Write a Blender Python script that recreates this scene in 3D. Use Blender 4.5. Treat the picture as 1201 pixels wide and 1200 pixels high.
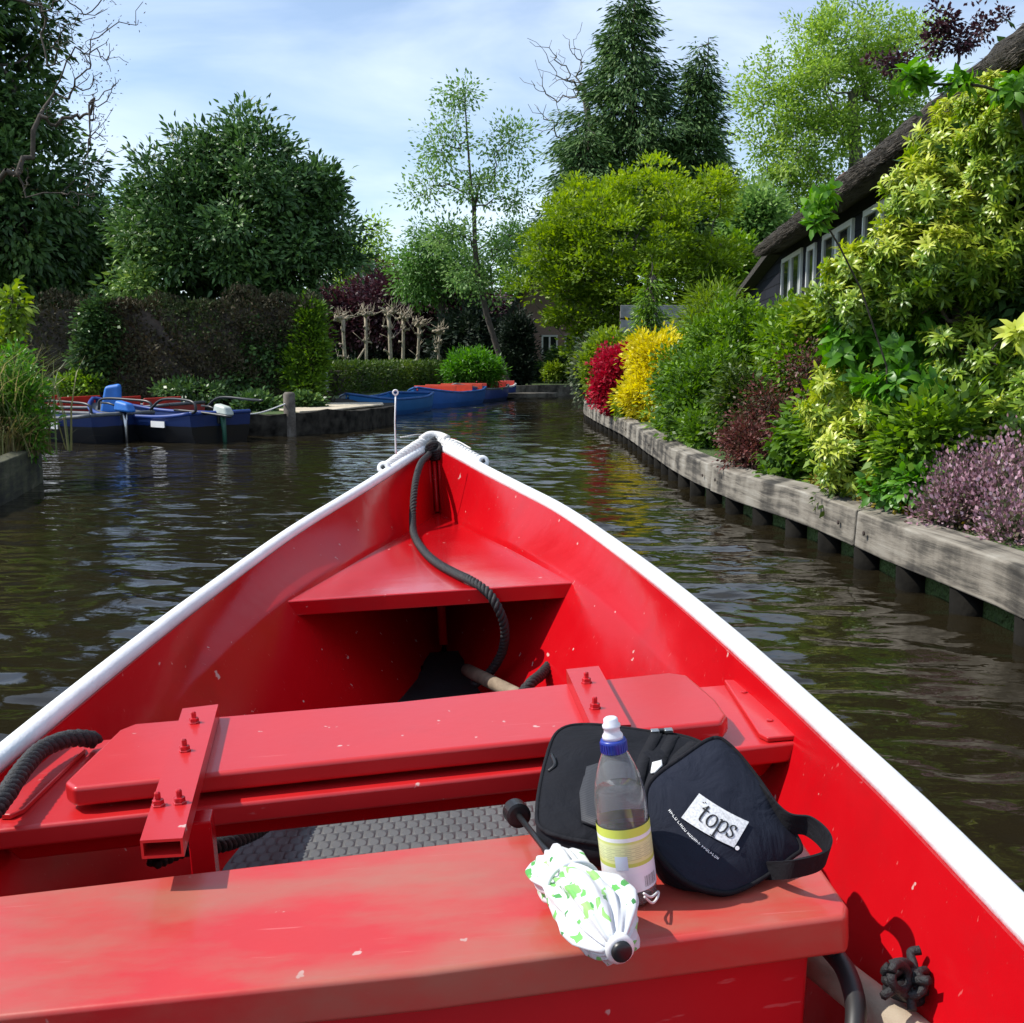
import bpy, bmesh, math, random
import numpy as np
from mathutils import Matrix, Vector

# ------------------------------------------------------------------ camera, sky, sun, exposure
for o in list(bpy.data.objects):
    bpy.data.objects.remove(o)
SC = bpy.context.scene
COL = SC.collection
R = math.radians
CAM_H = 1.1
PITCH = R(7.94)
F = 1290.0
SUN_AZ, SUN_EL = R(-86), R(50)          # azimuth from +Y, negative = to the left

cd = bpy.data.cameras.new('camera')
cam = bpy.data.objects.new('camera', cd)
COL.objects.link(cam)
cam.location = (0, 0, CAM_H)
cam.rotation_euler = (math.pi/2 - PITCH, 0, 0)
cd.sensor_width = 36.0
cd.lens = 36.0*F/1201.0
cd.clip_start = 0.05
cd.clip_end = 3000
SC.camera = cam

world = bpy.data.worlds.new('World')
SC.world = world
world.use_nodes = True
SKY_STRENGTH = 0.125
def build_world():
    nt = world.node_tree
    for n in list(nt.nodes):
        nt.nodes.remove(n)
    N = nt.nodes.new; L = nt.links.new
    out = N('ShaderNodeOutputWorld'); bg = N('ShaderNodeBackground')
    sky = N('ShaderNodeTexSky'); sky.sky_type = 'NISHITA'; sky.sun_disc = False
    sky.sun_elevation = SUN_EL; sky.sun_rotation = SUN_AZ
    sky.air_density = 1.0; sky.dust_density = 0.25; sky.ozone_density = 3.0
    tc = N('ShaderNodeTexCoord')
    # thin streaky cloud, laid out on the sky sphere by direction
    sep = N('ShaderNodeSeparateXYZ'); L(tc.outputs['Generated'], sep.inputs[0])
    zz = N('ShaderNodeMath'); zz.operation = 'ADD'; zz.inputs[1].default_value = 0.22; L(sep.outputs['Z'], zz.inputs[0])
    dx = N('ShaderNodeMath'); dx.operation = 'DIVIDE'; L(sep.outputs['X'], dx.inputs[0]); L(zz.outputs[0], dx.inputs[1])
    dy = N('ShaderNodeMath'); dy.operation = 'DIVIDE'; L(sep.outputs['Y'], dy.inputs[0]); L(zz.outputs[0], dy.inputs[1])
    cmb = N('ShaderNodeCombineXYZ'); L(dx.outputs[0], cmb.inputs[0]); L(dy.outputs[0], cmb.inputs[1])
    mp = N('ShaderNodeMapping'); mp.inputs['Scale'].default_value = (0.9, 1.5, 1); mp.inputs['Rotation'].default_value = (0, 0, 0.25)
    mp.inputs['Location'].default_value = (1.7, 0.4, 0)
    L(cmb.outputs[0], mp.inputs[0])
    no = N('ShaderNodeTexNoise'); no.inputs['Scale'].default_value = 1.25; no.inputs['Detail'].default_value = 6; no.inputs['Roughness'].default_value = 0.52
    no.inputs['Distortion'].default_value = 0.5
    L(mp.outputs[0], no.inputs['Vector'])
    rp = N('ShaderNodeValToRGB'); rp.color_ramp.elements[0].position = 0.38; rp.color_ramp.elements[1].position = 0.86
    rp.color_ramp.elements[0].color = (0.14, 0.14, 0.14, 1); rp.color_ramp.elements[1].color = (0.9, 0.9, 0.9, 1)
    L(no.outputs['Fac'], rp.inputs[0])
    mx = N('ShaderNodeMix'); mx.data_type = 'RGBA'
    L(rp.outputs[0], mx.inputs[0]); L(sky.outputs[0], mx.inputs[6]); mx.inputs[7].default_value = (7.1, 7.9, 9.0, 1)
    L(mx.outputs[2], bg.inputs['Color']); bg.inputs['Strength'].default_value = SKY_STRENGTH
    L(bg.outputs[0], out.inputs[0])
build_world()

sd = bpy.data.lights.new('sun', 'SUN'); sd.energy = 3.9; sd.angle = R(0.5); sd.color = (1.0, 0.95, 0.87)
sun = bpy.data.objects.new('sun', sd); COL.objects.link(sun)
_s = Vector((math.sin(SUN_AZ)*math.cos(SUN_EL), math.cos(SUN_AZ)*math.cos(SUN_EL), math.sin(SUN_EL)))
sun.rotation_euler = _s.to_track_quat('Z', 'Y').to_euler()
sun.location = _s*60

SC.view_settings.view_transform = 'Standard'
SC.view_settings.look = 'None'
SC.view_settings.exposure = 0.45
SC.view_settings.gamma = 1.0
SC.render.engine = 'CYCLES'
SC.cycles.use_denoising = True
SC.cycles.max_bounces = 8
SC.cycles.transparent_max_bounces = 8
SC.cycles.caustics_reflective = False
SC.cycles.caustics_refractive = False

# ------------------------------------------------------------------ measuring helpers
_f = np.array([0, math.cos(PITCH), -math.sin(PITCH)]); _u = np.array([0, math.sin(PITCH), math.cos(PITCH)])
def ray(x, y):
    return np.array([(x-600.5)/F, 0, 0]) + _u*(-(y-600.0)/F) + _f
def W(x, y, Y):                                     # world point at depth Y
    r = ray(x, y); return np.array([0, 0, CAM_H]) + r*(Y/r[1])
def WZ(x, y, z):                                    # world point at height z
    r = ray(x, y); return np.array([0, 0, CAM_H]) + r*((z-CAM_H)/r[2])
# the red boat's own frame: X to starboard, Y to the bow, Z up, z = 0 on the thwart
_th, _ph = R(2.5), R(3.3)
EX = np.array([math.cos(_th)*math.cos(_ph), math.sin(_th)*math.cos(_ph), math.sin(_ph)])
EY = np.array([-math.sin(_th), math.cos(_th), 0.0]); EZ = np.cross(EX, EY)
BM = np.array([EX, EY, EZ]); BC = np.array([0.14, 0, 0.68])
_loc = np.array([0, 0, CAM_H]) - BM.T @ BC
BOAT = Matrix(((EX[0], EY[0], EZ[0], _loc[0]), (EX[1], EY[1], EZ[1], _loc[1]), (EX[2], EY[2], EZ[2], _loc[2]), (0, 0, 0, 1)))
def bz(x, y, z):
    r = BM @ ray(x, y); return BC + r*((z-BC[2])/r[2])
def by(x, y, Y):
    r = BM @ ray(x, y); return BC + r*((Y-BC[1])/r[1])
def bpl(x, y, p0, n):                               # on a tilted plane in the boat's frame
    r = BM @ ray(x, y); p0 = np.array(p0); n = np.array(n)
    return BC + r*(np.dot(p0-BC, n)/np.dot(r, n))

# ------------------------------------------------------------------ object helpers
def tag(o, label=None, cat=None, group=None, kind=None):
    if label: o['label'] = label
    if cat: o['category'] = cat
    if group: o['group'] = group
    if kind: o['kind'] = kind
    return o
def empty(name, label=None, cat=None, loc=(0, 0, 0), rz=0.0, group=None, mat=None):
    o = bpy.data.objects.new(name, None); COL.objects.link(o)
    o.empty_display_size = 0.2
    if mat is not None: o.matrix_world = mat
    else:
        o.location = loc; o.rotation_euler = (0, 0, rz)
    return tag(o, label, cat, group)
def link(name, me, mat, parent=None, smooth=False):
    o = bpy.data.objects.new(name, me); COL.objects.link(o)
    if mat is not None:
        for m in (mat if isinstance(mat, (list, tuple)) else [mat]): me.materials.append(m)
    if smooth:
        me.polygons.foreach_set('use_smooth', [True]*len(me.polygons))
    if parent is not None: o.parent = parent
    return o
def bevel(o, w, seg=2, ang=35):
    m = o.modifiers.new('bevel', 'BEVEL'); m.width = w; m.segments = seg; m.limit_method = 'ANGLE'; m.angle_limit = R(ang)
    m.harden_normals = True
    o.data.polygons.foreach_set('use_smooth', [True]*len(o.data.polygons))
    return o
def children(o):
    return [c for c in bpy.data.objects if c.parent == o]

class MB:
    def __init__(s): s.v = []; s.f = []; s.uv = None
    def add(s, vs, fs):
        k = len(s.v); s.v += [tuple(map(float, p)) for p in vs]; s.f += [tuple(i+k for i in f) for f in fs]; return s
    def box(s, c, d, rot=None):
        vs = []
        for z in (-.5, .5):
            for x, y in ((-.5, -.5), (.5, -.5), (.5, .5), (-.5, .5)):
                p = Vector((x*d[0], y*d[1], z*d[2]))
                if rot is not None: p = rot @ p
                vs.append(p+Vector(c))
        return s.add(vs, [(3, 2, 1, 0), (4, 5, 6, 7), (0, 1, 5, 4), (1, 2, 6, 5), (2, 3, 7, 6), (3, 0, 4, 7)])
    def prism(s, bot, top):
        n = len(bot)
        return s.add(list(bot)+list(top), [tuple(range(n))[::-1], tuple(range(n, 2*n))] + [(i, (i+1) % n, n+(i+1) % n, n+i) for i in range(n)])
    def tube(s, pts, r, n=8, cap=True, sx=1.0):
        pts = [np.array(p, float) for p in pts]; m = len(pts)
        rr = r if hasattr(r, '__len__') else [r]*m
        up = np.array([0, 0, 1.0]); vs = []; prev = None
        for i in range(m):
            t = pts[min(i+1, m-1)] - pts[max(i-1, 0)]; t /= (np.linalg.norm(t)+1e-12)
            if prev is None:
                a = np.cross(t, up)
                if np.linalg.norm(a) < 1e-3: a = np.cross(t, [1, 0, 0])
            else:
                a = prev - t*np.dot(prev, t)
            a /= np.linalg.norm(a); b = np.cross(a, t); prev = a
            for k in range(n):
                q = 2*math.pi*k/n; vs.append(pts[i] + rr[i]*(sx*math.cos(q)*a + math.sin(q)*b))
        fs = [(i*n+k, i*n+(k+1) % n, (i+1)*n+(k+1) % n, (i+1)*n+k) for i in range(m-1) for k in range(n)]
        if cap: fs += [tuple(range(n))[::-1], tuple(range((m-1)*n, m*n))]
        return s.add(vs, fs)
    def lathe(s, prof, n=24, mtx=None):
        vs = []
        for r, z in prof:
            for k in range(n):
                q = 2*math.pi*k/n; p = Vector((r*math.cos(q), r*math.sin(q), z)); vs.append(mtx @ p if mtx is not None else p)
        m = len(prof)
        fs = [(i*n+k, i*n+(k+1) % n, (i+1)*n+(k+1) % n, (i+1)*n+k) for i in range(m-1) for k in range(n)]
        fs += [tuple(range(n))[::-1], tuple(range((m-1)*n, m*n))]
        return s.add(vs, fs)
    def build(s, name, mat, parent=None, smooth=False, bev=None):
        me = bpy.data.meshes.new(name); me.from_pydata(s.v, [], s.f); me.update()
        o = link(name, me, mat, parent, smooth)
        if bev: bevel(o, bev)
        return o

def spline(pts, n=8):
    P = [np.array(p, float) for p in pts]; P = [2*P[0]-P[1]] + P + [2*P[-1]-P[-2]]; out = []
    for i in range(1, len(P)-2):
        for k in range(n):
            t = k/n; a, b, c, d = P[i-1], P[i], P[i+1], P[i+2]
            out.append(.5*((2*b)+(c-a)*t+(2*a-5*b+4*c-d)*t*t+(3*b-a-3*c+d)*t**3))
    out.append(P[-2]); return out
def rope_mb(pts, r, pitch=0.05, strands=3, step=0.006):
    P = np.array(spline(pts, 24)); d = np.r_[0, np.cumsum(np.linalg.norm(np.diff(P, axis=0), axis=1))]
    n = max(6, int(d[-1]/step)); s = np.linspace(0, d[-1], n)
    Q = np.stack([np.interp(s, d, P[:, k]) for k in range(3)], 1)
    T = np.gradient(Q, axis=0); T /= np.linalg.norm(T, axis=1)[:, None]+1e-12
    a = np.cross(T[0], [0.3, 0.2, 1]); A = []
    for i in range(n):
        a = a - T[i]*np.dot(a, T[i]); a /= np.linalg.norm(a); A.append(a)
    A = np.array(A); Bn = np.cross(T, A); mb = MB()
    for k in range(strands):
        ph = 2*math.pi*(s/pitch + k/strands)
        mb.tube(Q + 0.60*r*(np.cos(ph)[:, None]*A + np.sin(ph)[:, None]*Bn), 0.50*r, 7)
    return mb

# ------------------------------------------------------------------ material helpers
def newmat(name):
    m = bpy.data.materials.new(name); m.use_nodes = True
    nt = m.node_tree; b = nt.nodes['Principled BSDF']; return m, nt, b
def plain(name, c, rough=.5, metal=0.0, var=.12, scale=6.0, bump=0.0, bscale=60, coat=0.0, spec=.5):
    m, nt, b = newmat(name); N = nt.nodes.new; L = nt.links.new
    tc = N('ShaderNodeTexCoord'); no = N('ShaderNodeTexNoise'); no.inputs['Scale'].default_value = scale; no.inputs['Detail'].default_value = 5
    L(tc.outputs['Object'], no.inputs['Vector'])
    rp = N('ShaderNodeValToRGB'); c = np.array(c)
    rp.color_ramp.elements[0].position = .3; rp.color_ramp.elements[1].position = .7
    rp.color_ramp.elements[0].color = (*np.clip(c*(1-var), 0, 1), 1); rp.color_ramp.elements[1].color = (*np.clip(c*(1+var), 0, 1), 1)
    L(no.outputs['Fac'], rp.inputs[0]); L(rp.outputs[0], b.inputs['Base Color'])
    b.inputs['Roughness'].default_value = rough; b.inputs['Metallic'].default_value = metal
    b.inputs['Coat Weight'].default_value = coat; b.inputs['Specular IOR Level'].default_value = spec
    if bump:
        n2 = N('ShaderNodeTexNoise'); n2.inputs['Scale'].default_value = bscale; n2.inputs['Detail'].default_value = 4
        L(tc.outputs['Object'], n2.inputs['Vector'])
        bp = N('ShaderNodeBump'); bp.inputs['Strength'].default_value = bump; bp.inputs['Distance'].default_value = .01
        L(n2.outputs['Fac'], bp.inputs['Height']); L(bp.outputs[0], b.inputs['Normal'])
    return m
def ramp(nt, cols, fac):
    rp = nt.nodes.new('ShaderNodeValToRGB'); e = rp.color_ramp.elements
    while len(e) < len(cols): e.new(.5)
    for i, c in enumerate(cols):
        e[i].position = i/(len(cols)-1); e[i].color = (*c, 1)
    nt.links.new(fac, rp.inputs[0]); return rp.outputs[0]
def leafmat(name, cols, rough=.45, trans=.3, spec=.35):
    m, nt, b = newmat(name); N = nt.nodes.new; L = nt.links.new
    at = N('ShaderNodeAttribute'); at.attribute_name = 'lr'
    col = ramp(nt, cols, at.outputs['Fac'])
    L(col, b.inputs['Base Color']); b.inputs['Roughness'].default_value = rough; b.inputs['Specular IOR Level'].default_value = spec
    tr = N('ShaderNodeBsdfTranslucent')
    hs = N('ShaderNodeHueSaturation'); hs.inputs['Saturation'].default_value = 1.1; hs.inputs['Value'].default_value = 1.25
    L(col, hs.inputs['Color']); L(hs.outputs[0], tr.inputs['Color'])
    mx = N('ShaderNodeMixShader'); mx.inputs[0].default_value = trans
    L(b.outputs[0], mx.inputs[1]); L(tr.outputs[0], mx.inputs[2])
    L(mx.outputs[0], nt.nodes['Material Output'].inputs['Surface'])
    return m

# ------------------------------------------------------------------ foliage helpers
def nrm(v): return v/(np.linalg.norm(v, axis=-1, keepdims=True)+1e-9)
def leaf_mesh(name, P, D, Nn, Ln, Wd, lr, mat, parent=None, shape='rhomb', curl=.25):
    D = nrm(D); S = nrm(np.cross(D, Nn)); U = np.cross(S, D); n = len(P)
    Ln = np.broadcast_to(Ln, (n,))[:, None]; Wd = np.broadcast_to(Wd, (n,))[:, None]
    if shape == 'rhomb':
        V = np.stack([P, P+D*Ln*.45+S*Wd*.5+U*Wd*.12, P+D*Ln, P+D*Ln*.45-S*Wd*.5+U*Wd*.12], 1)
        faces = [(0, 1, 2, 3)]
    else:
        c = curl*Ln
        V = np.stack([P,
                      P+D*Ln*.35+S*Wd*.5+U*(Wd*.15+.0*c), P+D*Ln*.35+U*.10*c, P+D*Ln*.35-S*Wd*.5+U*(Wd*.15+.0*c),
                      P+D*Ln*.72+S*Wd*.38+U*(Wd*.1-.35*c), P+D*Ln*.72-U*.25*c, P+D*Ln*.72-S*Wd*.38+U*(Wd*.1-.35*c),
                      P+D*Ln*.98-U*1.0*c], 1)
        faces = [(0, 1, 2), (0, 2, 3), (1, 4, 5, 2), (2, 5, 6, 3), (4, 7, 5), (5, 7, 6)]
    k = V.shape[1]; me = bpy.data.meshes.new(name)
    me.vertices.add(n*k); me.vertices.foreach_set('co', V.reshape(-1))
    sizes = [len(f) for f in faces]; flat = np.concatenate([np.array(f) for f in faces])
    idx = (np.arange(n)[:, None]*k + flat[None]).reshape(-1)
    tot = np.tile(sizes, n); me.loops.add(len(idx)); me.loops.foreach_set('vertex_index', idx.astype(np.int32))
    me.polygons.add(len(tot)); st = np.r_[0, np.cumsum(tot)[:-1]]
    me.polygons.foreach_set('loop_start', st.astype(np.int32)); me.polygons.foreach_set('loop_total', tot.astype(np.int32))
    a = me.attributes.new('lr', 'FLOAT', 'POINT'); a.data.foreach_set('value', np.repeat(np.clip(lr, 0, 1), k).astype(np.float32))
    me.update(); me.validate()
    return link(name, me, mat, parent, smooth=(shape != 'rhomb'))
def sph(n, rng):
    return nrm(rng.normal(size=(n, 3)))
def blob_clumps(blobs, n, rng, shell=(.62, 1.0), lump=.2, zmin=None, keep=.62, groups=0, gr=.3):
    B = np.array([[*b[0], *b[1]] for b in blobs]); w = np.array([(b[1][0]*b[1][1]+b[1][0]*b[1][2]+b[1][1]*b[1][2]) for b in blobs])
    w = w/w.sum(); nn = int(n*1.6); i = rng.choice(len(blobs), nn, p=w); d = sph(nn, rng)
    ph = rng.uniform(0, 6.28, (len(blobs), 6))
    l = 1 + lump*(np.sin(d[:, 0]*5+ph[i, 0])*np.sin(d[:, 1]*4+ph[i, 1]) + .6*np.sin(d[:, 2]*7+ph[i, 2]+d[:, 0]*6) + .35*np.sin(d[:, 0]*13+ph[i, 3])*np.sin(d[:, 2]*12+ph[i, 4]))
    r = rng.uniform(shell[0], shell[1], nn)*l
    P = B[i, :3] + d*B[i, 3:]*r[:, None]; O = nrm(d/B[i, 3:])
    ok = np.ones(nn, bool)
    for j in range(len(blobs)):
        q = np.linalg.norm((P-B[j, :3])/B[j, 3:], axis=1); ok &= (i == j) | (q > keep)
    if zmin is not None: ok &= P[:, 2] > zmin
    P, O = P[ok][:n], O[ok][:n]
    if groups:
        par = rng.permutation(len(P))[:groups]; C = P[par]; d = np.linalg.norm(P[:, None]-C[None], axis=2); j = d.argmin(1)
        v = P-C[j]; l = np.linalg.norm(v, axis=1, keepdims=True); P = C[j]+v*np.minimum(1, gr/(l+1e-6))*.85+O[par][j]*(.5*gr*rng.random((len(P), 1)))
        O = nrm(O*.6+(P-C[j])/(gr+1e-6)*.7)
    return P, O
def tuft(P, O, m, cr, rng, out=.6, droop=0.0, upb=.7, flat=.8, spread=.8):
    n = len(P); o = rng.normal(size=(n, m, 3))*np.array([1, 1, flat])*cr*.6
    pos = P[:, None]+o
    D = nrm(o/cr*spread + O[:, None]*out + np.array([0, 0, -droop]) + rng.normal(size=(n, m, 3))*.35)
    Nn = nrm(np.array([0, 0, upb]) + O[:, None]*.5 + rng.normal(size=(n, m, 3))*.5)
    return pos.reshape(-1, 3), D.reshape(-1, 3), Nn.reshape(-1, 3)
def rosette(P, O, m, rng, rise=.45, droop=.15, tilt=.5):
    n = len(P); A = nrm(O + np.array([0, 0, tilt]) + rng.normal(size=(n, 3))*.3)
    h = np.where(np.abs(A[:, 2:]) < .9, np.array([[0, 0, 1.0]]), np.array([[1.0, 0, 0]])); S = nrm(np.cross(A, h)); T = np.cross(A, S)
    q = np.linspace(0, 2*math.pi*2.4, m, endpoint=False)[None]+rng.uniform(0, 6, (n, 1))+rng.normal(size=(n, m))*.25
    rs = np.linspace(rise+.5, rise-.45, m)[None, :, None]+rng.normal(size=(n, m, 1))*.15
    D = nrm(np.cos(q)[..., None]*S[:, None]+np.sin(q)[..., None]*T[:, None]+rs*A[:, None]+np.array([0, 0, -droop]))
    pos = np.repeat(P[:, None], m, 1) - A[:, None]*np.linspace(0, .03, m)[None, :, None]
    Nn = nrm(np.repeat(A[:, None], m, 1)+rng.normal(size=(n, m, 3))*.12)
    return pos.reshape(-1, 3), D.reshape(-1, 3), Nn.reshape(-1, 3)
def skeleton(name, trunk, P, rng, mat, parent, rtip=.006, rmax=None, power=2.3, n=5, bow=.12, jit=.06, upcost=.7):
    nodes = [np.array(t, float) for t in trunk]; par = [-1]+list(range(len(trunk)-1))
    axis0 = np.array(trunk); order = np.argsort([np.min(np.linalg.norm(axis0-p, axis=1)) for p in P])
    for k in order:
        p = P[k]; A = np.array(nodes); d = np.linalg.norm(A-p, axis=1)
        hz = np.linalg.norm((A-p)[:, :2], axis=1)
        c = d + upcost*np.maximum(0, A[:, 2]-p[2]+.35*hz); j = int(np.argmin(c)); a = nodes[j]; L = d[j]
        m = max(2, min(7, int(L/.35)+1)); prev = j
        for s in range(1, m+1):
            t = s/m; q = a+(p-a)*t + np.array([0, 0, -bow*L*math.sin(math.pi*t)*.6]) + (rng.normal(size=3)*jit*L*math.sin(math.pi*t) if s < m else 0)
            nodes.append(q); par.append(prev); prev = len(nodes)-1
    A = np.array(nodes); N_ = len(A); acc = np.zeros(N_); kids = np.zeros(N_, int)
    for i in range(N_-1, 0, -1):
        if acc[i] == 0: acc[i] = rtip**power
        acc[par[i]] += acc[i]
    rad = acc**(1/power)
    if rmax: rad = rad*(rmax/rad[0])**np.clip((rad/rad[0]), 0, 1)
    i = np.arange(1, N_); p = np.array(par)[1:]
    a, b = A[p], A[i]; T = nrm(b-a); h = np.where(np.abs(T[:, 2:]) < .95, np.array([[0, 0, 1.0]]), np.array([[1.0, 0, 0]]))
    S = nrm(np.cross(T, h)); U = np.cross(T, S); q = np.arange(n)*2*math.pi/n
    ring = np.cos(q)[None, :, None]*S[:, None]+np.sin(q)[None, :, None]*U[:, None]
    rb = rad[i]; ra = np.minimum(rad[p], rb*1.6)
    V = np.concatenate([a[:, None]+ring*ra[:, None, None], (b+T*rb[:, None]*.5)[:, None]+ring*rb[:, None, None]], 1).reshape(-1, 3)
    k = np.arange(n); f = np.stack([k, (k+1) % n, n+(k+1) % n, n+k], 1)
    idx = (np.arange(len(i))[:, None, None]*2*n+f[None]).reshape(-1)
    me = bpy.data.meshes.new(name); me.vertices.add(len(V)); me.vertices.foreach_set('co', V.reshape(-1))
    me.loops.add(len(idx)); me.loops.foreach_set('vertex_index', idx.astype(np.int32)); nf = len(idx)//4
    me.polygons.add(nf); me.polygons.foreach_set('loop_start', (np.arange(nf)*4).astype(np.int32)); me.polygons.foreach_set('loop_total', np.full(nf, 4, np.int32))
    me.update(); me.validate()
    return link(name, me, mat, parent, smooth=True)
def pblob(px, py, rx, ry, Y, depth=1.0, base=(0, 0, 0)):
    c = W(px, py, Y)-np.array(base); k = Y/F
    return (tuple(c), (rx*k, rx*k*depth, ry*k))

# ------------------------------------------------------------------ materials
def red_paint(name, base=(.60, .004, .010), rough=.28, worn=0.0, wear_col=(.30, .15, .12)):
    m, nt, b = newmat(name); N = nt.nodes.new; L = nt.links.new
    tc = N('ShaderNodeTexCoord')
    n1 = N('ShaderNodeTexNoise'); n1.inputs['Scale'].default_value = 3.5; n1.inputs['Detail'].default_value = 6; n1.inputs['Roughness'].default_value = .6
    L(tc.outputs['Object'], n1.inputs['Vector'])
    base = np.array(base)
    c1 = ramp(nt, [tuple(base*.88), tuple(base), tuple(np.minimum(base*1.08+.004, 1))], n1.outputs['Fac'])
    # small chips and scuffs
    n2 = N('ShaderNodeTexNoise'); n2.inputs['Scale'].default_value = 26; n2.inputs['Detail'].default_value = 3
    L(tc.outputs['Object'], n2.inputs['Vector'])
    rp = N('ShaderNodeValToRGB'); rp.color_ramp.elements[0].position = .715; rp.color_ramp.elements[1].position = .735
    L(n2.outputs['Fac'], rp.inputs[0])
    mx = N('ShaderNodeMix'); mx.data_type = 'RGBA'; L(rp.outputs[0], mx.inputs[0]); L(c1, mx.inputs[6]); mx.inputs[7].default_value = (.55, .34, .31, 1)
    ms = N('ShaderNodeMapping'); ms.inputs['Scale'].default_value = (3, 70, 30); ms.inputs['Rotation'].default_value = (.2, .1, .5); L(tc.outputs['Object'], ms.inputs[0])
    n5 = N('ShaderNodeTexNoise'); n5.inputs['Scale'].default_value = 2; n5.inputs['Detail'].default_value = 4; L(ms.outputs[0], n5.inputs['Vector'])
    r5 = N('ShaderNodeValToRGB'); r5.color_ramp.elements[0].position = .70; r5.color_ramp.elements[1].position = .74; r5.color_ramp.elements[1].color = (.45, .45, .45, 1); L(n5.outputs['Fac'], r5.inputs[0])
    m5 = N('ShaderNodeMix'); m5.data_type = 'RGBA'; L(r5.outputs[0], m5.inputs[0]); L(mx.outputs[2], m5.inputs[6]); m5.inputs[7].default_value = (.62, .16, .15, 1)
    n6 = N('ShaderNodeTexNoise'); n6.inputs['Scale'].default_value = 2.1; n6.inputs['Detail'].default_value = 9; n6.inputs['Roughness'].default_value = .7; L(tc.outputs['Object'], n6.inputs['Vector'])
    r6 = N('ShaderNodeValToRGB'); r6.color_ramp.elements[0].position = .55; r6.color_ramp.elements[1].position = .80; r6.color_ramp.elements[1].color = (.5, .5, .5, 1); L(n6.outputs['Fac'], r6.inputs[0])
    m6 = N('ShaderNodeMix'); m6.data_type = 'RGBA'; L(r6.outputs[0], m6.inputs[0]); L(m5.outputs[2], m6.inputs[6]); m6.inputs[7].default_value = (.22, .012, .014, 1)
    col = m6.outputs[2]
    rr = N('ShaderNodeMapRange'); rr.inputs['To Min'].default_value = rough-.08; rr.inputs['To Max'].default_value = rough+.14
    L(n1.outputs['Fac'], rr.inputs[0]); L(rr.outputs[0], b.inputs['Roughness'])
    if worn:
        mp = N('ShaderNodeMapping'); mp.inputs['Scale'].default_value = (1.6, 4.5, 3); L(tc.outputs['Object'], mp.inputs[0])
        n3 = N('ShaderNodeTexNoise'); n3.inputs['Scale'].default_value = 1.5; n3.inputs['Detail'].default_value = 8; n3.inputs['Roughness'].default_value = .62
        L(mp.outputs[0], n3.inputs['Vector'])
        r3 = N('ShaderNodeValToRGB'); r3.color_ramp.elements[0].position = .38; r3.color_ramp.elements[1].position = .66
        r3.color_ramp.elements[1].color = (worn, worn, worn, 1)
        L(n3.outputs['Fac'], r3.inputs[0])
        m3 = N('ShaderNodeMix'); m3.data_type = 'RGBA'; L(r3.outputs[0], m3.inputs[0]); L(col, m3.inputs[6]); m3.inputs[7].default_value = (*wear_col, 1)
        col = m3.outputs[2]
    L(col, b.inputs['Base Color'])
    n4 = N('ShaderNodeTexNoise'); n4.inputs['Scale'].default_value = 9; n4.inputs['Detail'].default_value = 4; L(tc.outputs['Object'], n4.inputs['Vector'])
    bp = N('ShaderNodeBump'); bp.inputs['Strength'].default_value = .10; bp.inputs['Distance'].default_value = .02
    L(n4.outputs['Fac'], bp.inputs['Height']); L(bp.outputs[0], b.inputs['Normal'])
    b.inputs['Coat Weight'].default_value = .25; b.inputs['Coat Roughness'].default_value = .12
    return m
M = {}
M['red'] = red_paint('red_paint', (.46, .003, .007), .20)
M['red_seat'] = red_paint('red_seat_paint', (.49, .011, .013), .36)
M['red_seat'].node_tree.nodes['Principled BSDF'].inputs['Specular IOR Level'].default_value = .5
M['red_gloss'] = red_paint('glossy_red_paint', (.48, .004, .008), .12)
[setattr(n.inputs['Strength'], 'default_value', .035) for n in M['red_gloss'].node_tree.nodes if n.type == 'BUMP']
M['red'].node_tree.nodes['Principled BSDF'].inputs['Coat Weight'].default_value = .0
M['red'].node_tree.nodes['Principled BSDF'].inputs['Specular IOR Level'].default_value = .2
M['red_worn'] = red_paint('worn_red_paint', (.50, .016, .016), .42, worn=.75, wear_col=(.32, .14, .09))
M['white_rim'] = plain('white_rim', (.78, .79, .80), .5, var=.07, scale=14, bump=.15, bscale=120)
M['white_paint'] = plain('white_paint', (.78, .78, .77), .4, var=.05)
M['white_rope'] = plain('white_rope', (.72, .71, .69), .8, var=.15, scale=60, bump=.5, bscale=200)
M['black_rope'] = plain('black_rope', (.013, .013, .014), .6, var=.5, scale=160, bump=.4, bscale=400)
M['black_rubber'] = plain('black_rubber', (.015, .015, .016), .5, var=.2)
M['steel'] = plain('steel', (.55, .54, .52), .3, metal=1.0)
M['red_bolt'] = plain('red_bolt', (.45, .01, .015), .25, var=.3, scale=150)
M['dark'] = plain('dark_metal', (.02, .022, .025), .4)
M['black_plastic'] = plain('black_plastic', (.012, .012, .013), .38)
M['bark_dark'] = plain('bark_dark', (.075, .06, .048), .9, var=.4, scale=9, bump=.6, bscale=25)
M['bark_grey'] = plain('bark_grey', (.16, .145, .125), .9, var=.35, scale=7, bump=.6, bscale=25)
M['bark_pale'] = plain('bark_pale', (.33, .28, .20), .9, var=.3, scale=9, bump=.8, bscale=20)
M['twig'] = plain('twig', (.12, .09, .07), .9, var=.3)
M['soil'] = plain('soil', (.07, .05, .035), .95, var=.4, scale=3, bump=.8, bscale=20)

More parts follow.
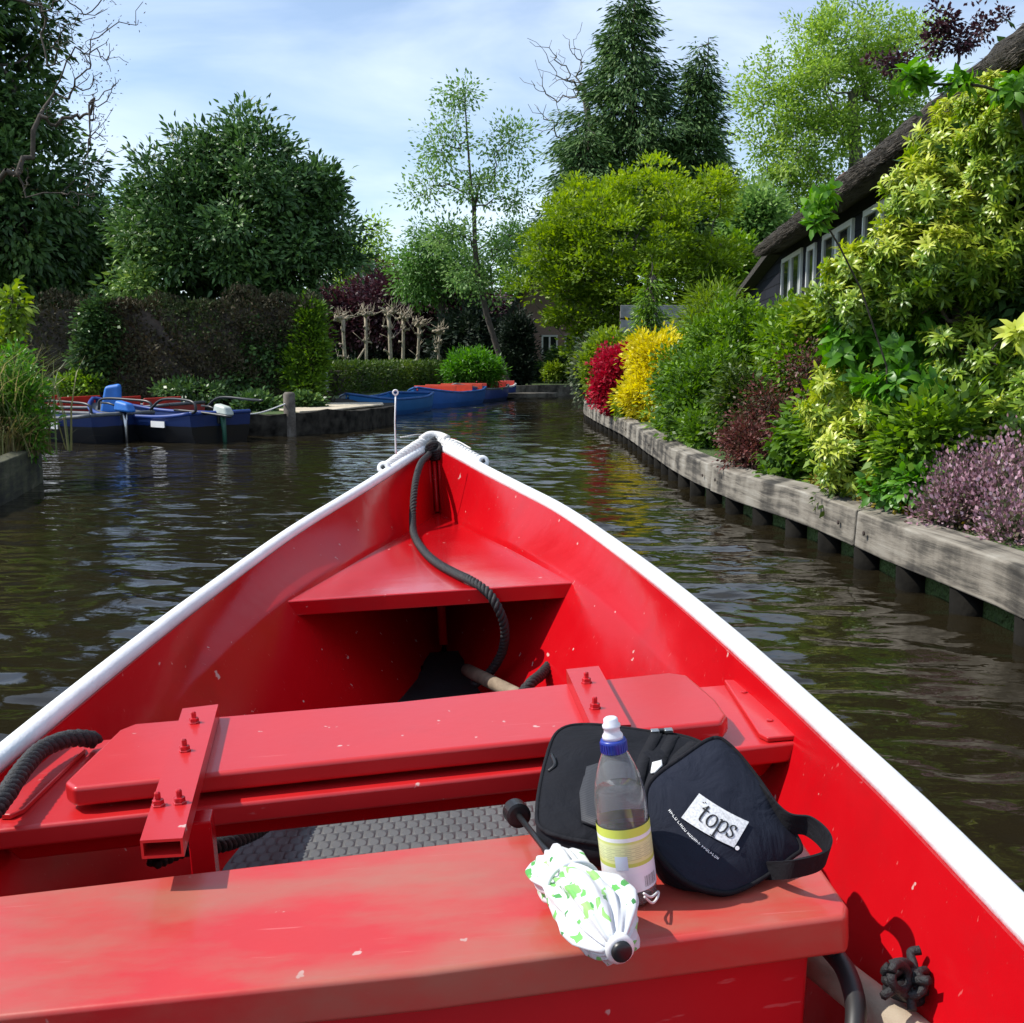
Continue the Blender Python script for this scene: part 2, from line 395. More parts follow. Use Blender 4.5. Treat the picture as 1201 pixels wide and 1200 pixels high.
def water_mat():
    m, nt, b = newmat('canal_water'); N = nt.nodes.new; L = nt.links.new
    b.inputs['Base Color'].default_value = (.015, .0118, .006, 1); b.inputs['Roughness'].default_value = .035
    b.inputs['IOR'].default_value = 1.333; b.inputs['Specular IOR Level'].default_value = .5
    tc = N('ShaderNodeTexCoord')
    def layer(sx, sy, rot, sc, det, dist):
        mp = N('ShaderNodeMapping'); mp.inputs['Scale'].default_value = (sx, sy, 1); mp.inputs['Rotation'].default_value = (0, 0, rot)
        L(tc.outputs['Object'], mp.inputs[0])
        n = N('ShaderNodeTexNoise'); n.inputs['Scale'].default_value = sc; n.inputs['Detail'].default_value = det; n.inputs['Roughness'].default_value = .5
        n.inputs['Distortion'].default_value = dist; L(mp.outputs[0], n.inputs['Vector']); return n.outputs['Fac']
    a = layer(.6, 1.5, .12, 1.7, 2, .6); c = layer(1.0, 1.6, -.2, 9.0, 2, .4); e = layer(.3, .5, .4, 1.0, 2, 0)
    # gusts: ripples stronger in patches
    s1 = N('ShaderNodeMath'); s1.operation = 'MULTIPLY_ADD'; s1.inputs[1].default_value = .13; L(c, s1.inputs[0]); L(a, s1.inputs[2])
    bp = N('ShaderNodeBump'); bp.inputs['Distance'].default_value = .05
    st = N('ShaderNodeMapRange'); st.inputs['From Min'].default_value = .35; st.inputs['From Max'].default_value = .65; st.inputs['To Min'].default_value = .22; st.inputs['To Max'].default_value = 1.0
    L(e, st.inputs[0]); L(st.outputs[0], bp.inputs['Strength'])
    L(s1.outputs[0], bp.inputs['Height']); L(bp.outputs[0], b.inputs['Normal'])
    return m
M['water'] = water_mat()
def ground_mat():
    m, nt, b = newmat('bank_ground'); N = nt.nodes.new; L = nt.links.new
    tc = N('ShaderNodeTexCoord'); n = N('ShaderNodeTexNoise'); n.inputs['Scale'].default_value = .6; n.inputs['Detail'].default_value = 8; L(tc.outputs['Object'], n.inputs['Vector'])
    col = ramp(nt, [(.05, .04, .025), (.045, .055, .02), (.06, .10, .022), (.07, .12, .025), (.09, .13, .03)], n.outputs['Fac'])
    L(col, b.inputs['Base Color']); b.inputs['Roughness'].default_value = .95
    n2 = N('ShaderNodeTexNoise'); n2.inputs['Scale'].default_value = 30; L(tc.outputs['Object'], n2.inputs['Vector'])
    bp = N('ShaderNodeBump'); bp.inputs['Distance'].default_value = .05; L(n2.outputs['Fac'], bp.inputs['Height']); L(bp.outputs[0], b.inputs['Normal'])
    return m
M['ground'] = ground_mat()
def timber_mat(name, cols, su=1.2, sv=14.0, rough=.85, bump=.5, uv=True):
    m, nt, b = newmat(name); N = nt.nodes.new; L = nt.links.new
    tc = N('ShaderNodeTexCoord'); src = tc.outputs['UV' if uv else 'Object']
    mp = N('ShaderNodeMapping'); mp.inputs['Scale'].default_value = (su, sv, sv); L(src, mp.inputs[0])
    n = N('ShaderNodeTexNoise'); n.inputs['Scale'].default_value = 1.6; n.inputs['Detail'].default_value = 9; n.inputs['Roughness'].default_value = .68; n.inputs['Distortion'].default_value = .4
    L(mp.outputs[0], n.inputs['Vector'])
    mp2 = N('ShaderNodeMapping'); mp2.inputs['Scale'].default_value = (2.6, 1.2, 1.2); L(src, mp2.inputs[0])
    n2 = N('ShaderNodeTexNoise'); n2.inputs['Scale'].default_value = 1.3; n2.inputs['Detail'].default_value = 6; L(mp2.outputs[0], n2.inputs['Vector'])
    md = N('ShaderNodeMath'); md.operation = 'MULTIPLY_ADD'; md.inputs[1].default_value = .62; L(n2.outputs['Fac'], md.inputs[0])
    m2 = N('ShaderNodeMath'); m2.operation = 'MULTIPLY'; m2.inputs[1].default_value = .48; L(n.outputs['Fac'], m2.inputs[0]); L(m2.outputs[0], md.inputs[2])
    mr = N('ShaderNodeMapRange'); mr.inputs['From Min'].default_value = .43; mr.inputs['From Max'].default_value = .70; L(md.outputs[0], mr.inputs[0])
    L(ramp(nt, cols, mr.outputs[0]), b.inputs['Base Color']); b.inputs['Roughness'].default_value = rough
    bp = N('ShaderNodeBump'); bp.inputs['Strength'].default_value = bump; bp.inputs['Distance'].default_value = .012; L(n.outputs['Fac'], bp.inputs['Height']); L(bp.outputs[0], b.inputs['Normal'])
    return m
M['beam'] = timber_mat('weathered_beam', [(.030, .026, .021), (.085, .075, .060), (.215, .19, .152), (.28, .255, .21), (.36, .335, .285)])
M['pile'] = plain('shade_dark_pile', (.012, .011, .009), .95, var=.5, scale=5, bump=.5, bscale=25, spec=.1)  # near-black base colour holds the shade below the beam
M['dark_iron'] = plain('dark_iron', (.05, .035, .028), .8, var=.4, scale=40)
M['old_wood'] = timber_mat('old_wood', [(.03, .025, .02), (.09, .075, .06), (.16, .14, .115), (.2, .18, .15)], 6, 6, uv=False)
M['mossy_board'] = timber_mat('mossy_board', [(.015, .014, .009), (.04, .038, .022), (.075, .075, .036), (.13, .115, .075)], 2, 10)
M['pole_wood'] = timber_mat('pole_wood', [(.10, .07, .045), (.25, .19, .13), (.36, .29, .21), (.42, .36, .27)], 4, 4, uv=False)

# ------------------------------------------------------------------ the setting: water, ground
CANAL_R = [(3.2, -60), (2.75, -3), (2.4, 1), (2.22, 2.6), (2.1, 3.6), (2.04, 4.37), (2.0, 4.77), (1.94, 5.43), (1.89, 6.08), (1.8, 6.9), (1.65, 7.74), (1.54, 9.2), (1.53, 11.1), (1.54, 14.0), (1.42, 17.6), (1.42, 20.2), (1.75, 22.5), (3.2, 25.2), (8, 28)]
CANAL_F = [(8, 34.5), (3.2, 33.6), (1.2, 32.6), (-.2, 31.6)]
CANAL_L = [(-.95, 30.6), (-1.7, 29), (-3.0, 24), (-3.75, 20.6), (-2.35, 19.4), (-2.2, 18.6), (-2.75, 16.6), (-3.3, 15.9), (-3.75, 15.8), (-4.3, 18.6), (-12, 19.2), (-13, 10.6), (-4.5, 10.1), (-4.25, 9.8), (-3.9, 8.3), (-3.75, 5), (-3.7, 0), (-4.2, -60)]
def smooth_line(pts, n=4):
    return [tuple(p[:2]) for p in spline([(x, y, 0) for x, y in pts], n)]
right_line = [CANAL_R[0]] + smooth_line(CANAL_R[1:-1], 5) + [CANAL_R[-1]]
canal = right_line + CANAL_F + CANAL_L
GZ = .30
def make_ground():
    bm = bmesh.new(); E = []
    def loop(pts, z):
        vs = [bm.verts.new((x, y, z)) for x, y in pts]
        for i in range(len(vs)): E.append(bm.edges.new((vs[i], vs[(i+1) % len(vs)])))
        return vs
    inner = loop(canal, GZ); loop([(-900, -900), (900, -900), (900, 1500), (-900, 1500)], GZ)
    bmesh.ops.triangle_fill(bm, use_beauty=True, use_dissolve=False, edges=E, normal=(0, 0, 1))
    low = [bm.verts.new((v.co.x, v.co.y, -1.2)) for v in inner]
    for i in range(len(inner)):
        j = (i+1) % len(inner)
        try: bm.faces.new((inner[i], inner[j], low[j], low[i]))
        except ValueError: pass
    me = bpy.data.meshes.new('ground'); bm.to_mesh(me); bm.free()
    return tag(link('ground', me, M['ground']), 'grassy garden ground on both banks of the canal', 'ground', kind='structure')
make_ground()
def make_water():
    # real wavelets near by: a sum of small travelling waves, ruffled in patches
    rng = np.random.default_rng(17); nw = 64; lam = np.exp(rng.uniform(np.log(.11), np.log(.75), nw)); ang = rng.normal(1.35, .55, nw); ph = rng.uniform(0, 6.28, nw)
    sl = WATER_SLOPE*np.sqrt(2.0/nw); amp = sl*lam/(2*math.pi); kx = 2*math.pi/lam*np.cos(ang); ky = 2*math.pi/lam*np.sin(ang)
    def height(X, Y, lmin):
        z = np.zeros_like(X); patch = .75+.45*np.sin(X*.55+Y*.23+1)*np.sin(Y*.41-X*.2)+.25*np.sin(X*1.3-Y*.9)
        for i in range(nw):
            if lam[i] >= lmin: z += amp[i]*np.sin(kx[i]*X+ky[i]*Y+ph[i]+.5*np.sin(.7*X+.3*Y+i))
        z *= np.clip(patch, .25, 1.4)
        D = np.stack([X, Y, np.zeros_like(X)], -1)-_loc; xb = D@EX; yb = D@EY
        return np.where((np.abs(xb) < np.interp(yb, [-2.6, -2.1, 2.0, 3.2, 4.0], [0, .36, .36, .2, .0])) & (yb > -2.5) & (yb < 3.9), -.3, z)
    V = []; Fc = []; n0 = 0
    def zone(x0, x1, y0, y1, d, lmin):
        nonlocal n0
        xs = np.linspace(x0, x1, int((x1-x0)/d)+1); ys = np.linspace(y0, y1, int((y1-y0)/d)+1); X, Y = np.meshgrid(xs, ys); Z = height(X, Y, lmin)
        V.append(np.stack([X, Y, Z], -1).reshape(-1, 3)); w = len(xs); i, j = np.meshgrid(np.arange(w-1), np.arange(len(ys)-1)); q = (j*w+i).reshape(-1)+n0
        Fc.append(np.stack([q, q+1, q+1+w, q+w], 1)); n0 += len(X.reshape(-1))
    zone(-7, 3.0, -1, 12, .029, .10); zone(-14, 9, 12, 36, .07, .22)
    for x0, x1, y0, y1 in ((-40, 40, -80, -1), (-40, -7, -1, 12), (3.0, 40, -1, 12), (-40, -14, 12, 36), (9, 40, 12, 36), (-40, 40, 36, 60)):
        V.append(np.array([(x0, y0, 0), (x1, y0, 0), (x1, y1, 0), (x0, y1, 0)], float)); Fc.append(np.array([[n0, n0+1, n0+2, n0+3]])); n0 += 4
    V = np.concatenate(V); Fc = np.concatenate(Fc); me = bpy.data.meshes.new('water'); me.vertices.add(len(V)); me.vertices.foreach_set('co', V.reshape(-1)); me.loops.add(len(Fc)*4)
    me.loops.foreach_set('vertex_index', Fc.reshape(-1).astype(np.int32)); me.polygons.add(len(Fc)); me.polygons.foreach_set('loop_start', (np.arange(len(Fc))*4).astype(np.int32)); me.polygons.foreach_set('loop_total', np.full(len(Fc), 4, np.int32))
    me.update(); me.validate(); return link('water', me, M['water'], None, True)
WATER_SLOPE = .12
wt = make_water(); tag(wt, 'dark rippled canal water', 'water', kind='structure')

# right bank: heavy weathered beam on short round piles
def polylen(pts):
    return np.r_[0, np.cumsum([math.dist(pts[i], pts[i+1]) for i in range(len(pts)-1)])]
def edge_beam(name, pts, prof, mat, parent, closed_ends=True, wob=.006, seed=3):
    # prof: (offset to the water side, z) going round the section
    rng = np.random.default_rng(seed); P = np.array(pts); d = polylen(pts)
    m = max(2, int(d[-1]/.16)); s = np.linspace(0, d[-1], m)
    Q = np.stack([np.interp(s, d, P[:, 0]), np.interp(s, d, P[:, 1])], 1)
    ker = np.ones(3)/3
    T = np.gradient(Q, axis=0); T /= np.linalg.norm(T, axis=1)[:, None]; Nn = np.stack([-T[:, 1], T[:, 0]], 1)
    n = len(prof); V = []; wz = np.convolve(rng.normal(size=m+8), np.ones(5)/5, 'same')[4:4+m]*wob
    w2 = np.convolve(rng.normal(size=m+8), np.ones(5)/5, 'same')[4:4+m]*wob
    for i in range(m):
        for k, (o, z) in enumerate(prof): V.append((Q[i, 0]+Nn[i, 0]*(o+w2[i]), Q[i, 1]+Nn[i, 1]*(o+w2[i]), z+wz[i]*(1+k % 2)))
    Fc = [(i*n+k, (i+1)*n+k, (i+1)*n+(k+1) % n, i*n+(k+1) % n) for i in range(m-1) for k in range(n)]
    Fc += [tuple(range(n)), tuple(range((m-1)*n, m*n))[::-1]]
    me = bpy.data.meshes.new(name); me.from_pydata(V, [], Fc)
    uv = me.uv_layers.new(name='UVMap'); per = np.r_[0, np.cumsum([math.dist(prof[k], prof[(k+1) % n]) for k in range(n)])]
    for pi, p in enumerate(me.polygons):
        if pi < (m-1)*n:
            i, k = divmod(pi, n)
            for li, (a, b) in zip(p.loop_indices, ((s[i], per[k]), (s[i+1], per[k]), (s[i+1], per[k+1]), (s[i], per[k+1]))): uv.data[li].uv = (a, b)
    bm = bmesh.new(); bm.from_mesh(me); bmesh.ops.recalc_face_normals(bm, faces=bm.faces); bm.to_mesh(me); bm.free()
    return bevel(link(name, me, mat, parent), .012)
rb = empty('canal_edging', 'weathered grey timber beam edging on short dark piles along the right bank', 'canal edging', (2.0, 4.77, 0))
rb_line = [p for p in right_line if p[1] > -3.5][:-1]
def off(pts, base): return [(x-base[0], y-base[1]) for x, y in pts]
ed = [tuple(p) for p in rb_line]
EDL = polylen(ed); EDP = np.array(off(ed, (2.0, 4.77))); cuts = [0, 3.4, 6.1, 8.8, 11.3, 14.2, 17.0, 20.1, 23.0, EDL[-1]]
for ci in range(len(cuts)-1):
    ss = np.linspace(cuts[ci]+.002, cuts[ci+1]-.002, 24); dz = [.0, .003, -.002, .002, -.003, .002, 0, .002, 0][ci]
    bmx = edge_beam('beam', [(np.interp(s, EDL, EDP[:, 0]), np.interp(s, EDL, EDP[:, 1])) for s in ss], [(.11+dz, .11), (.10+dz, .305+dz), (-.05, .325+dz), (-.05, .11)], M['beam'], rb, seed=30+ci)
    for uvd in bmx.data.uv_layers[0].data: uvd.uv = (uvd.uv[0]+ci*7.3, uvd.uv[1]+ci*2.1)
    for s in (cuts[ci]+.18, cuts[ci+1]-.18):
        q = (np.interp(s, EDL, EDP[:, 0])-.118, np.interp(s, EDL, EDP[:, 1]), .21+dz); MB().lathe([(.012, 0), (.012, .008), (.006, .010)], 8, Matrix.Translation(q) @ Matrix.Rotation(R(-90), 4, 'Y')).build('bolt', M['dark_iron'], bmx)
RD = polylen(ed); RP = np.array(ed)
pile_me = None
for k in range(44):
    s = .3+k*.53
    if s > RD[-1]-.1: break
    x = np.interp(s, RD, RP[:, 0]); y = np.interp(s, RD, RP[:, 1])
    if pile_me is None:
        pile_me = MB().lathe([(.088, -.6), (.09, -.05), (.083, 0.0), (.085, .108)], 12).build('pile', M['pile'], rb, smooth=True); o = pile_me
    else:
        o = pile_me.copy(); COL.objects.link(o); o.parent = rb
    o.location = (x-2.0-.02, y-4.77, 0); o.rotation_euler = (0, 0, k*1.3)
mb = MB()   # dark sheet boards behind the piles
P2 = [(x+.10-2.0, y-4.77) for x, y in ed]
for i in range(len(P2)-1):
    a, b = P2[i], P2[i+1]; mb.add([(a[0], a[1], -.5), (b[0], b[1], -.5), (b[0], b[1], .13), (a[0], a[1], .13), (a[0]+.04, a[1], -.5), (b[0]+.04, b[1], -.5), (b[0]+.04, b[1], .13), (a[0]+.04, a[1], .13)], [(0, 1, 2, 3), (7, 6, 5, 4), (3, 2, 6, 7)])
mb.build('backing_board', M['pile'], rb)

# ------------------------------------------------------------------ the red boat
boat = empty('rowing_boat', 'bright red open steel boat with white rim, seen from inside towards its bow', 'boat', mat=BOAT)
def cr(Ys, Vs):
    S = np.array(spline([(a, b, 0) for a, b in zip(Ys, Vs)], 12)); return lambda y: np.interp(y, S[:, 0], S[:, 1])
Yg = [-2.2, -1.5, 0, 1.05, 1.43, 1.8, 2.1, 2.45, 2.8, 3.2, 3.65, 4.05, 4.46, 4.7, 4.87, 4.93, 4.96]
g_ = cr(Yg, [.60, .655, .70, .70, .70, .686, .665, .632, .588, .523, .43, .316, .188, .113, .056, .032, .006])
zg_ = cr([-2.2, 0, 1.5, 2.2, 2.9, 3.4, 4.2, 4.96], [.05, .03, .03, .05, .085, .12, .19, .278])
k_ = cr([-2.2, 0, 1.2, 1.8, 2.2, 2.65, 3.2, 3.7, 4.2, 4.6, 4.87, 4.96], [.565, .628, .626, .619, .604, .553, .43, .31, .178, .080, .024, .003])
zk_ = cr([-2.2, 1.2, 2.2, 3.2, 4.2, 5.0], [-.15, -.15, -.10, .004, .01, .02])
u_ = cr([-2.2, 0, 1.2, 1.8, 2.2, 2.8, 3.2, 3.7, 4.2, 4.6, 4.87, 4.96], [.585, .675, .676, .66, .634, .56, .48, .370, .226, .112, .040, .0045])
zu_ = cr([-2.2, 1.2, 2.2, 2.8, 3.2, 3.7, 4.2, 4.6, 5.0], [-.05, -.05, -.045, -.012, .035, .06, .085, .11, .15])
c_ = cr([-2.2, 0, 1.2, 2.0, 2.6, 3.2, 3.6, 4.0, 4.3, 4.6, 4.96], [.46, .5, .5, .465, .37, .19, .095, .035, .012, .006, .003])
zc_ = cr([-2.2, 3.4, 3.9, 4.3, 4.6, 4.85, 5.0], [-.40, -.40, -.385, -.35, -.25, -.12, -.02])
def hull_mesh():
    Ys = np.r_[np.linspace(-2.2, 3.6, 30), np.linspace(3.7, 4.75, 14), [4.8, 4.85, 4.9, 4.93, 4.96]]
    V, Fc = [], []
    for y in Ys:
        g, z, k, zk, c, zc = g_(y), zg_(y), k_(y), zk_(y), c_(y), zc_(y)
        ex = .15*float(np.clip((4.6-y)/.7, 0, 1)); c = max(.003, c-(k-c)*ex/max(.1, zk-zc)); zc = zc-ex
        right = [(g, y, z), (u_(y), y, zu_(y)), (k+.006, y, zk+.006), (k, y, zk-.004), (c+.015, y, zc+.02), (c, y, zc), (0, y, zc-.004)]
        V += right + [(-x, a, b) for x, a, b in right[-2::-1]]
    n = 13
    for i in range(len(Ys)-1):
        for k in range(n-1): Fc.append((i*n+k, i*n+k+1, (i+1)*n+k+1, (i+1)*n+k))
    Fc.append(tuple(range(n)))
    me = bpy.data.meshes.new('hull'); me.from_pydata(V, [], Fc)
    o = link('hull', me, M['red'], boat); sm = o.modifiers.new('solid', 'SOLIDIFY'); sm.thickness = .014; sm.offset = -1
    me.polygons.foreach_set('use_smooth', [True]*len(me.polygons))
    es = o.modifiers.new('split', 'EDGE_SPLIT'); es.split_angle = R(38)
    return o
hull_mesh()
# white rubber rim all round
def rim_pts(dx=0.0, n=70, y0=-2.2):
    Ys = np.r_[np.linspace(y0, 4.5, n), np.linspace(4.55, 4.88, 8), [4.93]]
    Rr = [(g_(y)+dx, y, zg_(y)+.012) for y in Ys]; return Rr + [(0.0, 4.975+dx, .290)] + [(-x, y, z) for x, y, z in Rr[::-1]]
rim = MB().tube(rim_pts(.012), .0205, 12, sx=1.05).build('rim', M['white_rim'], boat, smooth=True)
# bow fender: white bumper bent round outside of the stem with round ends
fp = [(-g_(4.56)-.040, 4.56, .246), (-.135, 4.74, .275), (-.075, 4.90, .302), (-.025, 4.985, .318), (.025, 4.985, .318), (.075, 4.90, .302), (.135, 4.74, .275), (g_(4.56)+.040, 4.56, .246)]
fend = rope_mb(fp, .025, .10, 3, .006).build('bow_fender', M['white_rope'], boat, smooth=True)
for sx in (-1, 1):
    c = Vector((sx*(g_(4.53)+.036), 4.53, .250)); q = Matrix.Translation(c) @ Matrix.Rotation(R(90-22), 4, 'X') @ Matrix.Rotation(R(sx*12), 4, 'Y')
    MB().lathe([(.004, -.016), (.022, -.016), (.028, -.010), (.028, .010), (.022, .016), (.008, .017), (.006, .010), (.003, .010)], 20, q).build('end_roller', M['white_rim'], fend, smooth=True)
    MB().lathe([(.003, .012), (.008, .012), (.008, .024), (.003, .026)], 10, q).build('bolt', M['dark'], fend, smooth=True)
MB().tube(spline([(-.05, 4.955, .33), (-.015, 4.985, .345), (.03, 4.98, .34), (.065, 4.93, .328)], 8), .018, 8).build('fender_patch', M['white_rope'], fend, smooth=True)
# stem ribs
for x in (-.022, .022):
    MB().tube([(x, 4.90, .235), (x, 4.885, .10), (x, 4.85, .012)], .007, 8).build('stem_rib', M['red'], boat, smooth=True)
MB().tube([(0, 4.915, .25), (0, 4.90, .09), (0, 4.86, .01)], .010, 8).build('stem_rib', M['red'], boat, smooth=True)
# bow shelf
def slab(pts, z, th): return MB().prism([(x, y, z-th) for x, y in pts], [(x, y, z) for x, y in pts])
Ysh = np.linspace(3.2, 4.88, 14)
shp = [(k_(y)+.012, y) for y in Ysh]
slab([(-x, y) for x, y in shp] + shp[::-1], .004, .012).build('bow_shelf', M['red_gloss'], boat, bev=.004)
MB().box((0, 3.192, -.018), (.86, .014, .046)).build('shelf_lip', M['red_gloss'], boat, bev=.004)
for sx in (-1, 1): MB().tube([(sx*(k_(y)+.004), y, .006) for y in np.linspace(3.2, 4.86, 24)], .0055, 6).build('weld_bead', M['red_gloss'], boat, True)
# stem post and floor under the shelf
MB().tube([(0, 3.95, -.36), (0, 4.05, -.1), (0, 4.1, -.02)], .016, 8).build('shelf_strut', M['red'], boat, smooth=True)
flo = [(c_(y)+.01, y) for y in np.linspace(-2.1, 3.95, 16)]
slab([(-x, y) for x, y in flo] + flo[::-1], -.385, .01).build('floor_plate', plain('floor_paint', (.03, .035, .04), .6, var=.4, bump=.2, bscale=80), boat)

# thwart nearer the bow
def hullx(y, z):                    # inner half width of the hull at height z
    return np.interp(z, [zc_(y), zk_(y), zg_(y)], [c_(y), k_(y), g_(y)])
th_pts = [(-.686, 1.645), (.684, 1.783), (.668, 2.13), (-.655, 2.05)]
slab(th_pts, 0.0, .036).build('thwart', M['red_seat'], boat, bev=.007)
MB().prism([(-.62, 1.70, -.075), (.62, 1.825, -.075), (.615, 1.865, -.075), (-.615, 1.74, -.075)], [(-.655, 1.70, -.036), (.65, 1.825, -.036), (.645, 1.865, -.036), (-.65, 1.74, -.036)]).build('thwart_lip', M['red'], boat, bev=.005)
pl = [tuple(bz(x, y, .045)[:2]) for x, y in ((75, 917), (100, 893), (140, 855), (158, 848), (470, 822), (785, 788), (806, 791), (840, 820), (853, 838), (847, 846), (460, 885), (85, 924))]
slab(pl, .045, .034).build('seat_board', M['red_seat'], boat, bev=.008)
MB().prism([(-.46, 1.80, 0), (.50, 1.89, 0), (.50, 2.05, 0), (-.46, 1.97, 0)], [(-.46, 1.80, .0112), (.50, 1.89, .0112), (.50, 2.05, .0112), (-.46, 1.97, .0112)]).build('packing_strip', M['red'], boat)
# side plates
rp_ = [tuple(bz(x, y, .010)[:2]) for x, y in ((849, 797), (888, 797), (940, 848), (943, 857), (935, 862), (900, 865), (890, 860))]
pd = slab(rp_, .010, .0095).build('side_plate', M['red_seat'], boat, bev=.003)
for x, y in ((873, 812), (903, 845)):
    p = bz(x, y, .0105); MB().lathe([(.006, 0), (.006, .0015), (.004, .002)], 10, Matrix.Translation(p)).build('screw', M['red_bolt'], pd)
lp_ = [tuple(bz(x, y, .010)[:2]) for x, y in ((0, 955), (12, 955), (28, 948), (100, 878), (97, 873), (62, 880), (0, 938))]
slab(lp_, .010, .0095).build('side_plate', M['red_seat'], boat, bev=.003)
# cross brackets: short lengths of flat box section bolted over the seat board
def bracket(px, bolts, z=.072, front_open=True):
    q = [bz(x, y, z) for x, y in px]           # back-left, back-right, front-right, front-left
    t = .026; wl = .004
    mb = MB()
    def quad(zz): return [np.array([p[0], p[1], p[2]+zz]) for p in q]
    def lerp(a, b, t_): return a+(b-a)*t_
    A = quad(0); Bq = quad(-t)
    ws = .004/np.linalg.norm(A[1]-A[0])
    # top wall, bottom wall, two side walls
    mb.prism([p-np.array([0, 0, wl]) for p in A], A)
    mb.prism(Bq, [p+np.array([0, 0, wl]) for p in Bq])
    for s0, s1 in ((0, ws), (1-ws, 1)):
        a, b, c, d = [lerp(A[0], A[1], s0), lerp(A[0], A[1], s1), lerp(A[3], A[2], s1), lerp(A[3], A[2], s0)]
        dz = np.array([0, 0, t-wl]); d1 = np.array([0, 0, wl])
        mb.prism([p-dz for p in (a, b, c, d)], [p-d1 for p in (a, b, c, d)])
    br = mb.build('bracket', M['red_seat'], boat)
    for x, y in bolts:
        p = bz(x, y, z)
        MB().lathe([(.010, 0), (.010, .002), (.0085, .003), (.0085, .009), (.0045, .010), (.0045, .019), (.003, .021)], 6, Matrix.Translation(p)).build('bolt', M['red_bolt'], br)
    return br
b1 = bracket([(214, 831), (256, 826), (214, 983), (164, 986)], [(228, 848), (217, 881), (186, 945), (211, 942)])
bracket([(664, 785), (702, 781), (740, 850), (694, 852)], [(688, 801), (698, 831)], z=.072)
q = [bz(x, y, .03) for x, y in ((200, 985), (236, 975))]
MB().box((q[0][0]+.02, q[0][1]+.09, -.035), (.035, .05, .12), Matrix.Rotation(R(8), 3, 'Z')).build('bracket_foot', M['red'], b1, bev=.003)
# worn box seat nearest the camera
s2 = [tuple(bz(x, y, 0)[:2]) for x, y in ((-60, 1058), (0, 1048), (630, 976), (900, 948), (968, 1030), (990, 1072), (975, 1085), (500, 1140), (0, 1192), (-120, 1205))]
s2 = [(-.62, 1.405), (-.55, 1.425)] + s2[2:4] + [(.552, 1.43), (.562, 1.42), (.562, 1.232), (.552, 1.208)] + s2[7:9] + [(-.62, 1.115)]
sb = slab(s2, 0.0, .05).build('box_seat', M['red_worn'], boat); bevel(sb, .015, 4)
MB().prism([(-.60, 1.155, -.39), (.485, 1.235, -.39), (.50, 1.40, -.39), (-.60, 1.37, -.39)], [(-.60, 1.155, -.051), (.515, 1.235, -.051), (.53, 1.40, -.051), (-.60, 1.37, -.051)]).build('seat_box', red_paint('seat_box_paint', (.50, .006, .012), .4), boat, bev=.006)

def sway(o):                       # the stem of this boat stands a little to port
    if o.type == 'MESH' and o.name.split('.')[0] in ('hull', 'rim', 'bow_fender', 'end_roller', 'bolt', 'fender_patch', 'stem_rib', 'bow_shelf', 'weld_bead'):
        n = len(o.data.vertices); co = np.zeros(n*3); o.data.vertices.foreach_get('co', co); co = co.reshape(-1, 3)
        co[:, 0] -= .022*np.clip((co[:, 1]-3.7)/1.3, 0, 1.2)**1.3; o.data.vertices.foreach_set('co', co.reshape(-1)); o.data.update()
    for ch in children(o): sway(ch)
sway(boat)
# ------------------------------------------------------------------ things in and on the boat (each its own top-level object)
def inboat(o): o.matrix_world = BOAT; return o
def mat_mat():
    m, nt, b = newmat('ribbed_rubber'); N = nt.nodes.new; L = nt.links.new
    tc = N('ShaderNodeTexCoord'); sp = N('ShaderNodeSeparateXYZ'); L(tc.outputs['Object'], sp.inputs[0])
    def mth(op, a, b=None, c=None):
        n = N('ShaderNodeMath'); n.operation = op
        for i, v in enumerate((a, b, c)):
            if v is None: continue
            if isinstance(v, (int, float)): n.inputs[i].default_value = v
            else: L(v, n.inputs[i])
        return n.outputs[0]
    x = mth('MULTIPLY', sp.outputs['X'], 36.0); y = mth('MULTIPLY', sp.outputs['Y'], 26.0)
    row = mth('FLOOR', y); x2 = mth('ADD', x, mth('MULTIPLY', mth('MODULO', row, 2.0), .5))
    u = mth('SUBTRACT', mth('FRACT', x2), .5); v = mth('SUBTRACT', mth('FRACT', y), .38)
    d = mth('SQRT', mth('ADD', mth('MULTIPLY', u, u), mth('MULTIPLY', mth('MULTIPLY', v, v), .8)))
    h = mth('SMOOTH_MIN', mth('MULTIPLY', mth('SUBTRACT', .56, d), 5.0), 1.0, .3)
    bp = N('ShaderNodeBump'); bp.inputs['Strength'].default_value = 1; bp.inputs['Distance'].default_value = .005
    L(h, bp.inputs['Height']); L(bp.outputs[0], b.inputs['Normal'])
    n = N('ShaderNodeTexNoise'); n.inputs['Scale'].default_value = 5; n.inputs['Detail'].default_value = 6; L(tc.outputs['Object'], n.inputs['Vector'])
    L(ramp(nt, [(.06, .063, .066), (.095, .098, .10), (.13, .13, .13)], n.outputs['Fac']), b.inputs['Base Color']); b.inputs['Roughness'].default_value = .6
    return m
mp_ = [(-.47, 2.62), (-.44, 2.2), (-.42, 1.45), (.42, 1.45), (.42, 2.2), (.34, 2.72), (-.34, 2.68)]
tag(inboat(slab(mp_, -.368, .014).build('rubber_mat', mat_mat(), bev=.004)), 'grey textured rubber mat on the floor of the red boat', 'mat')

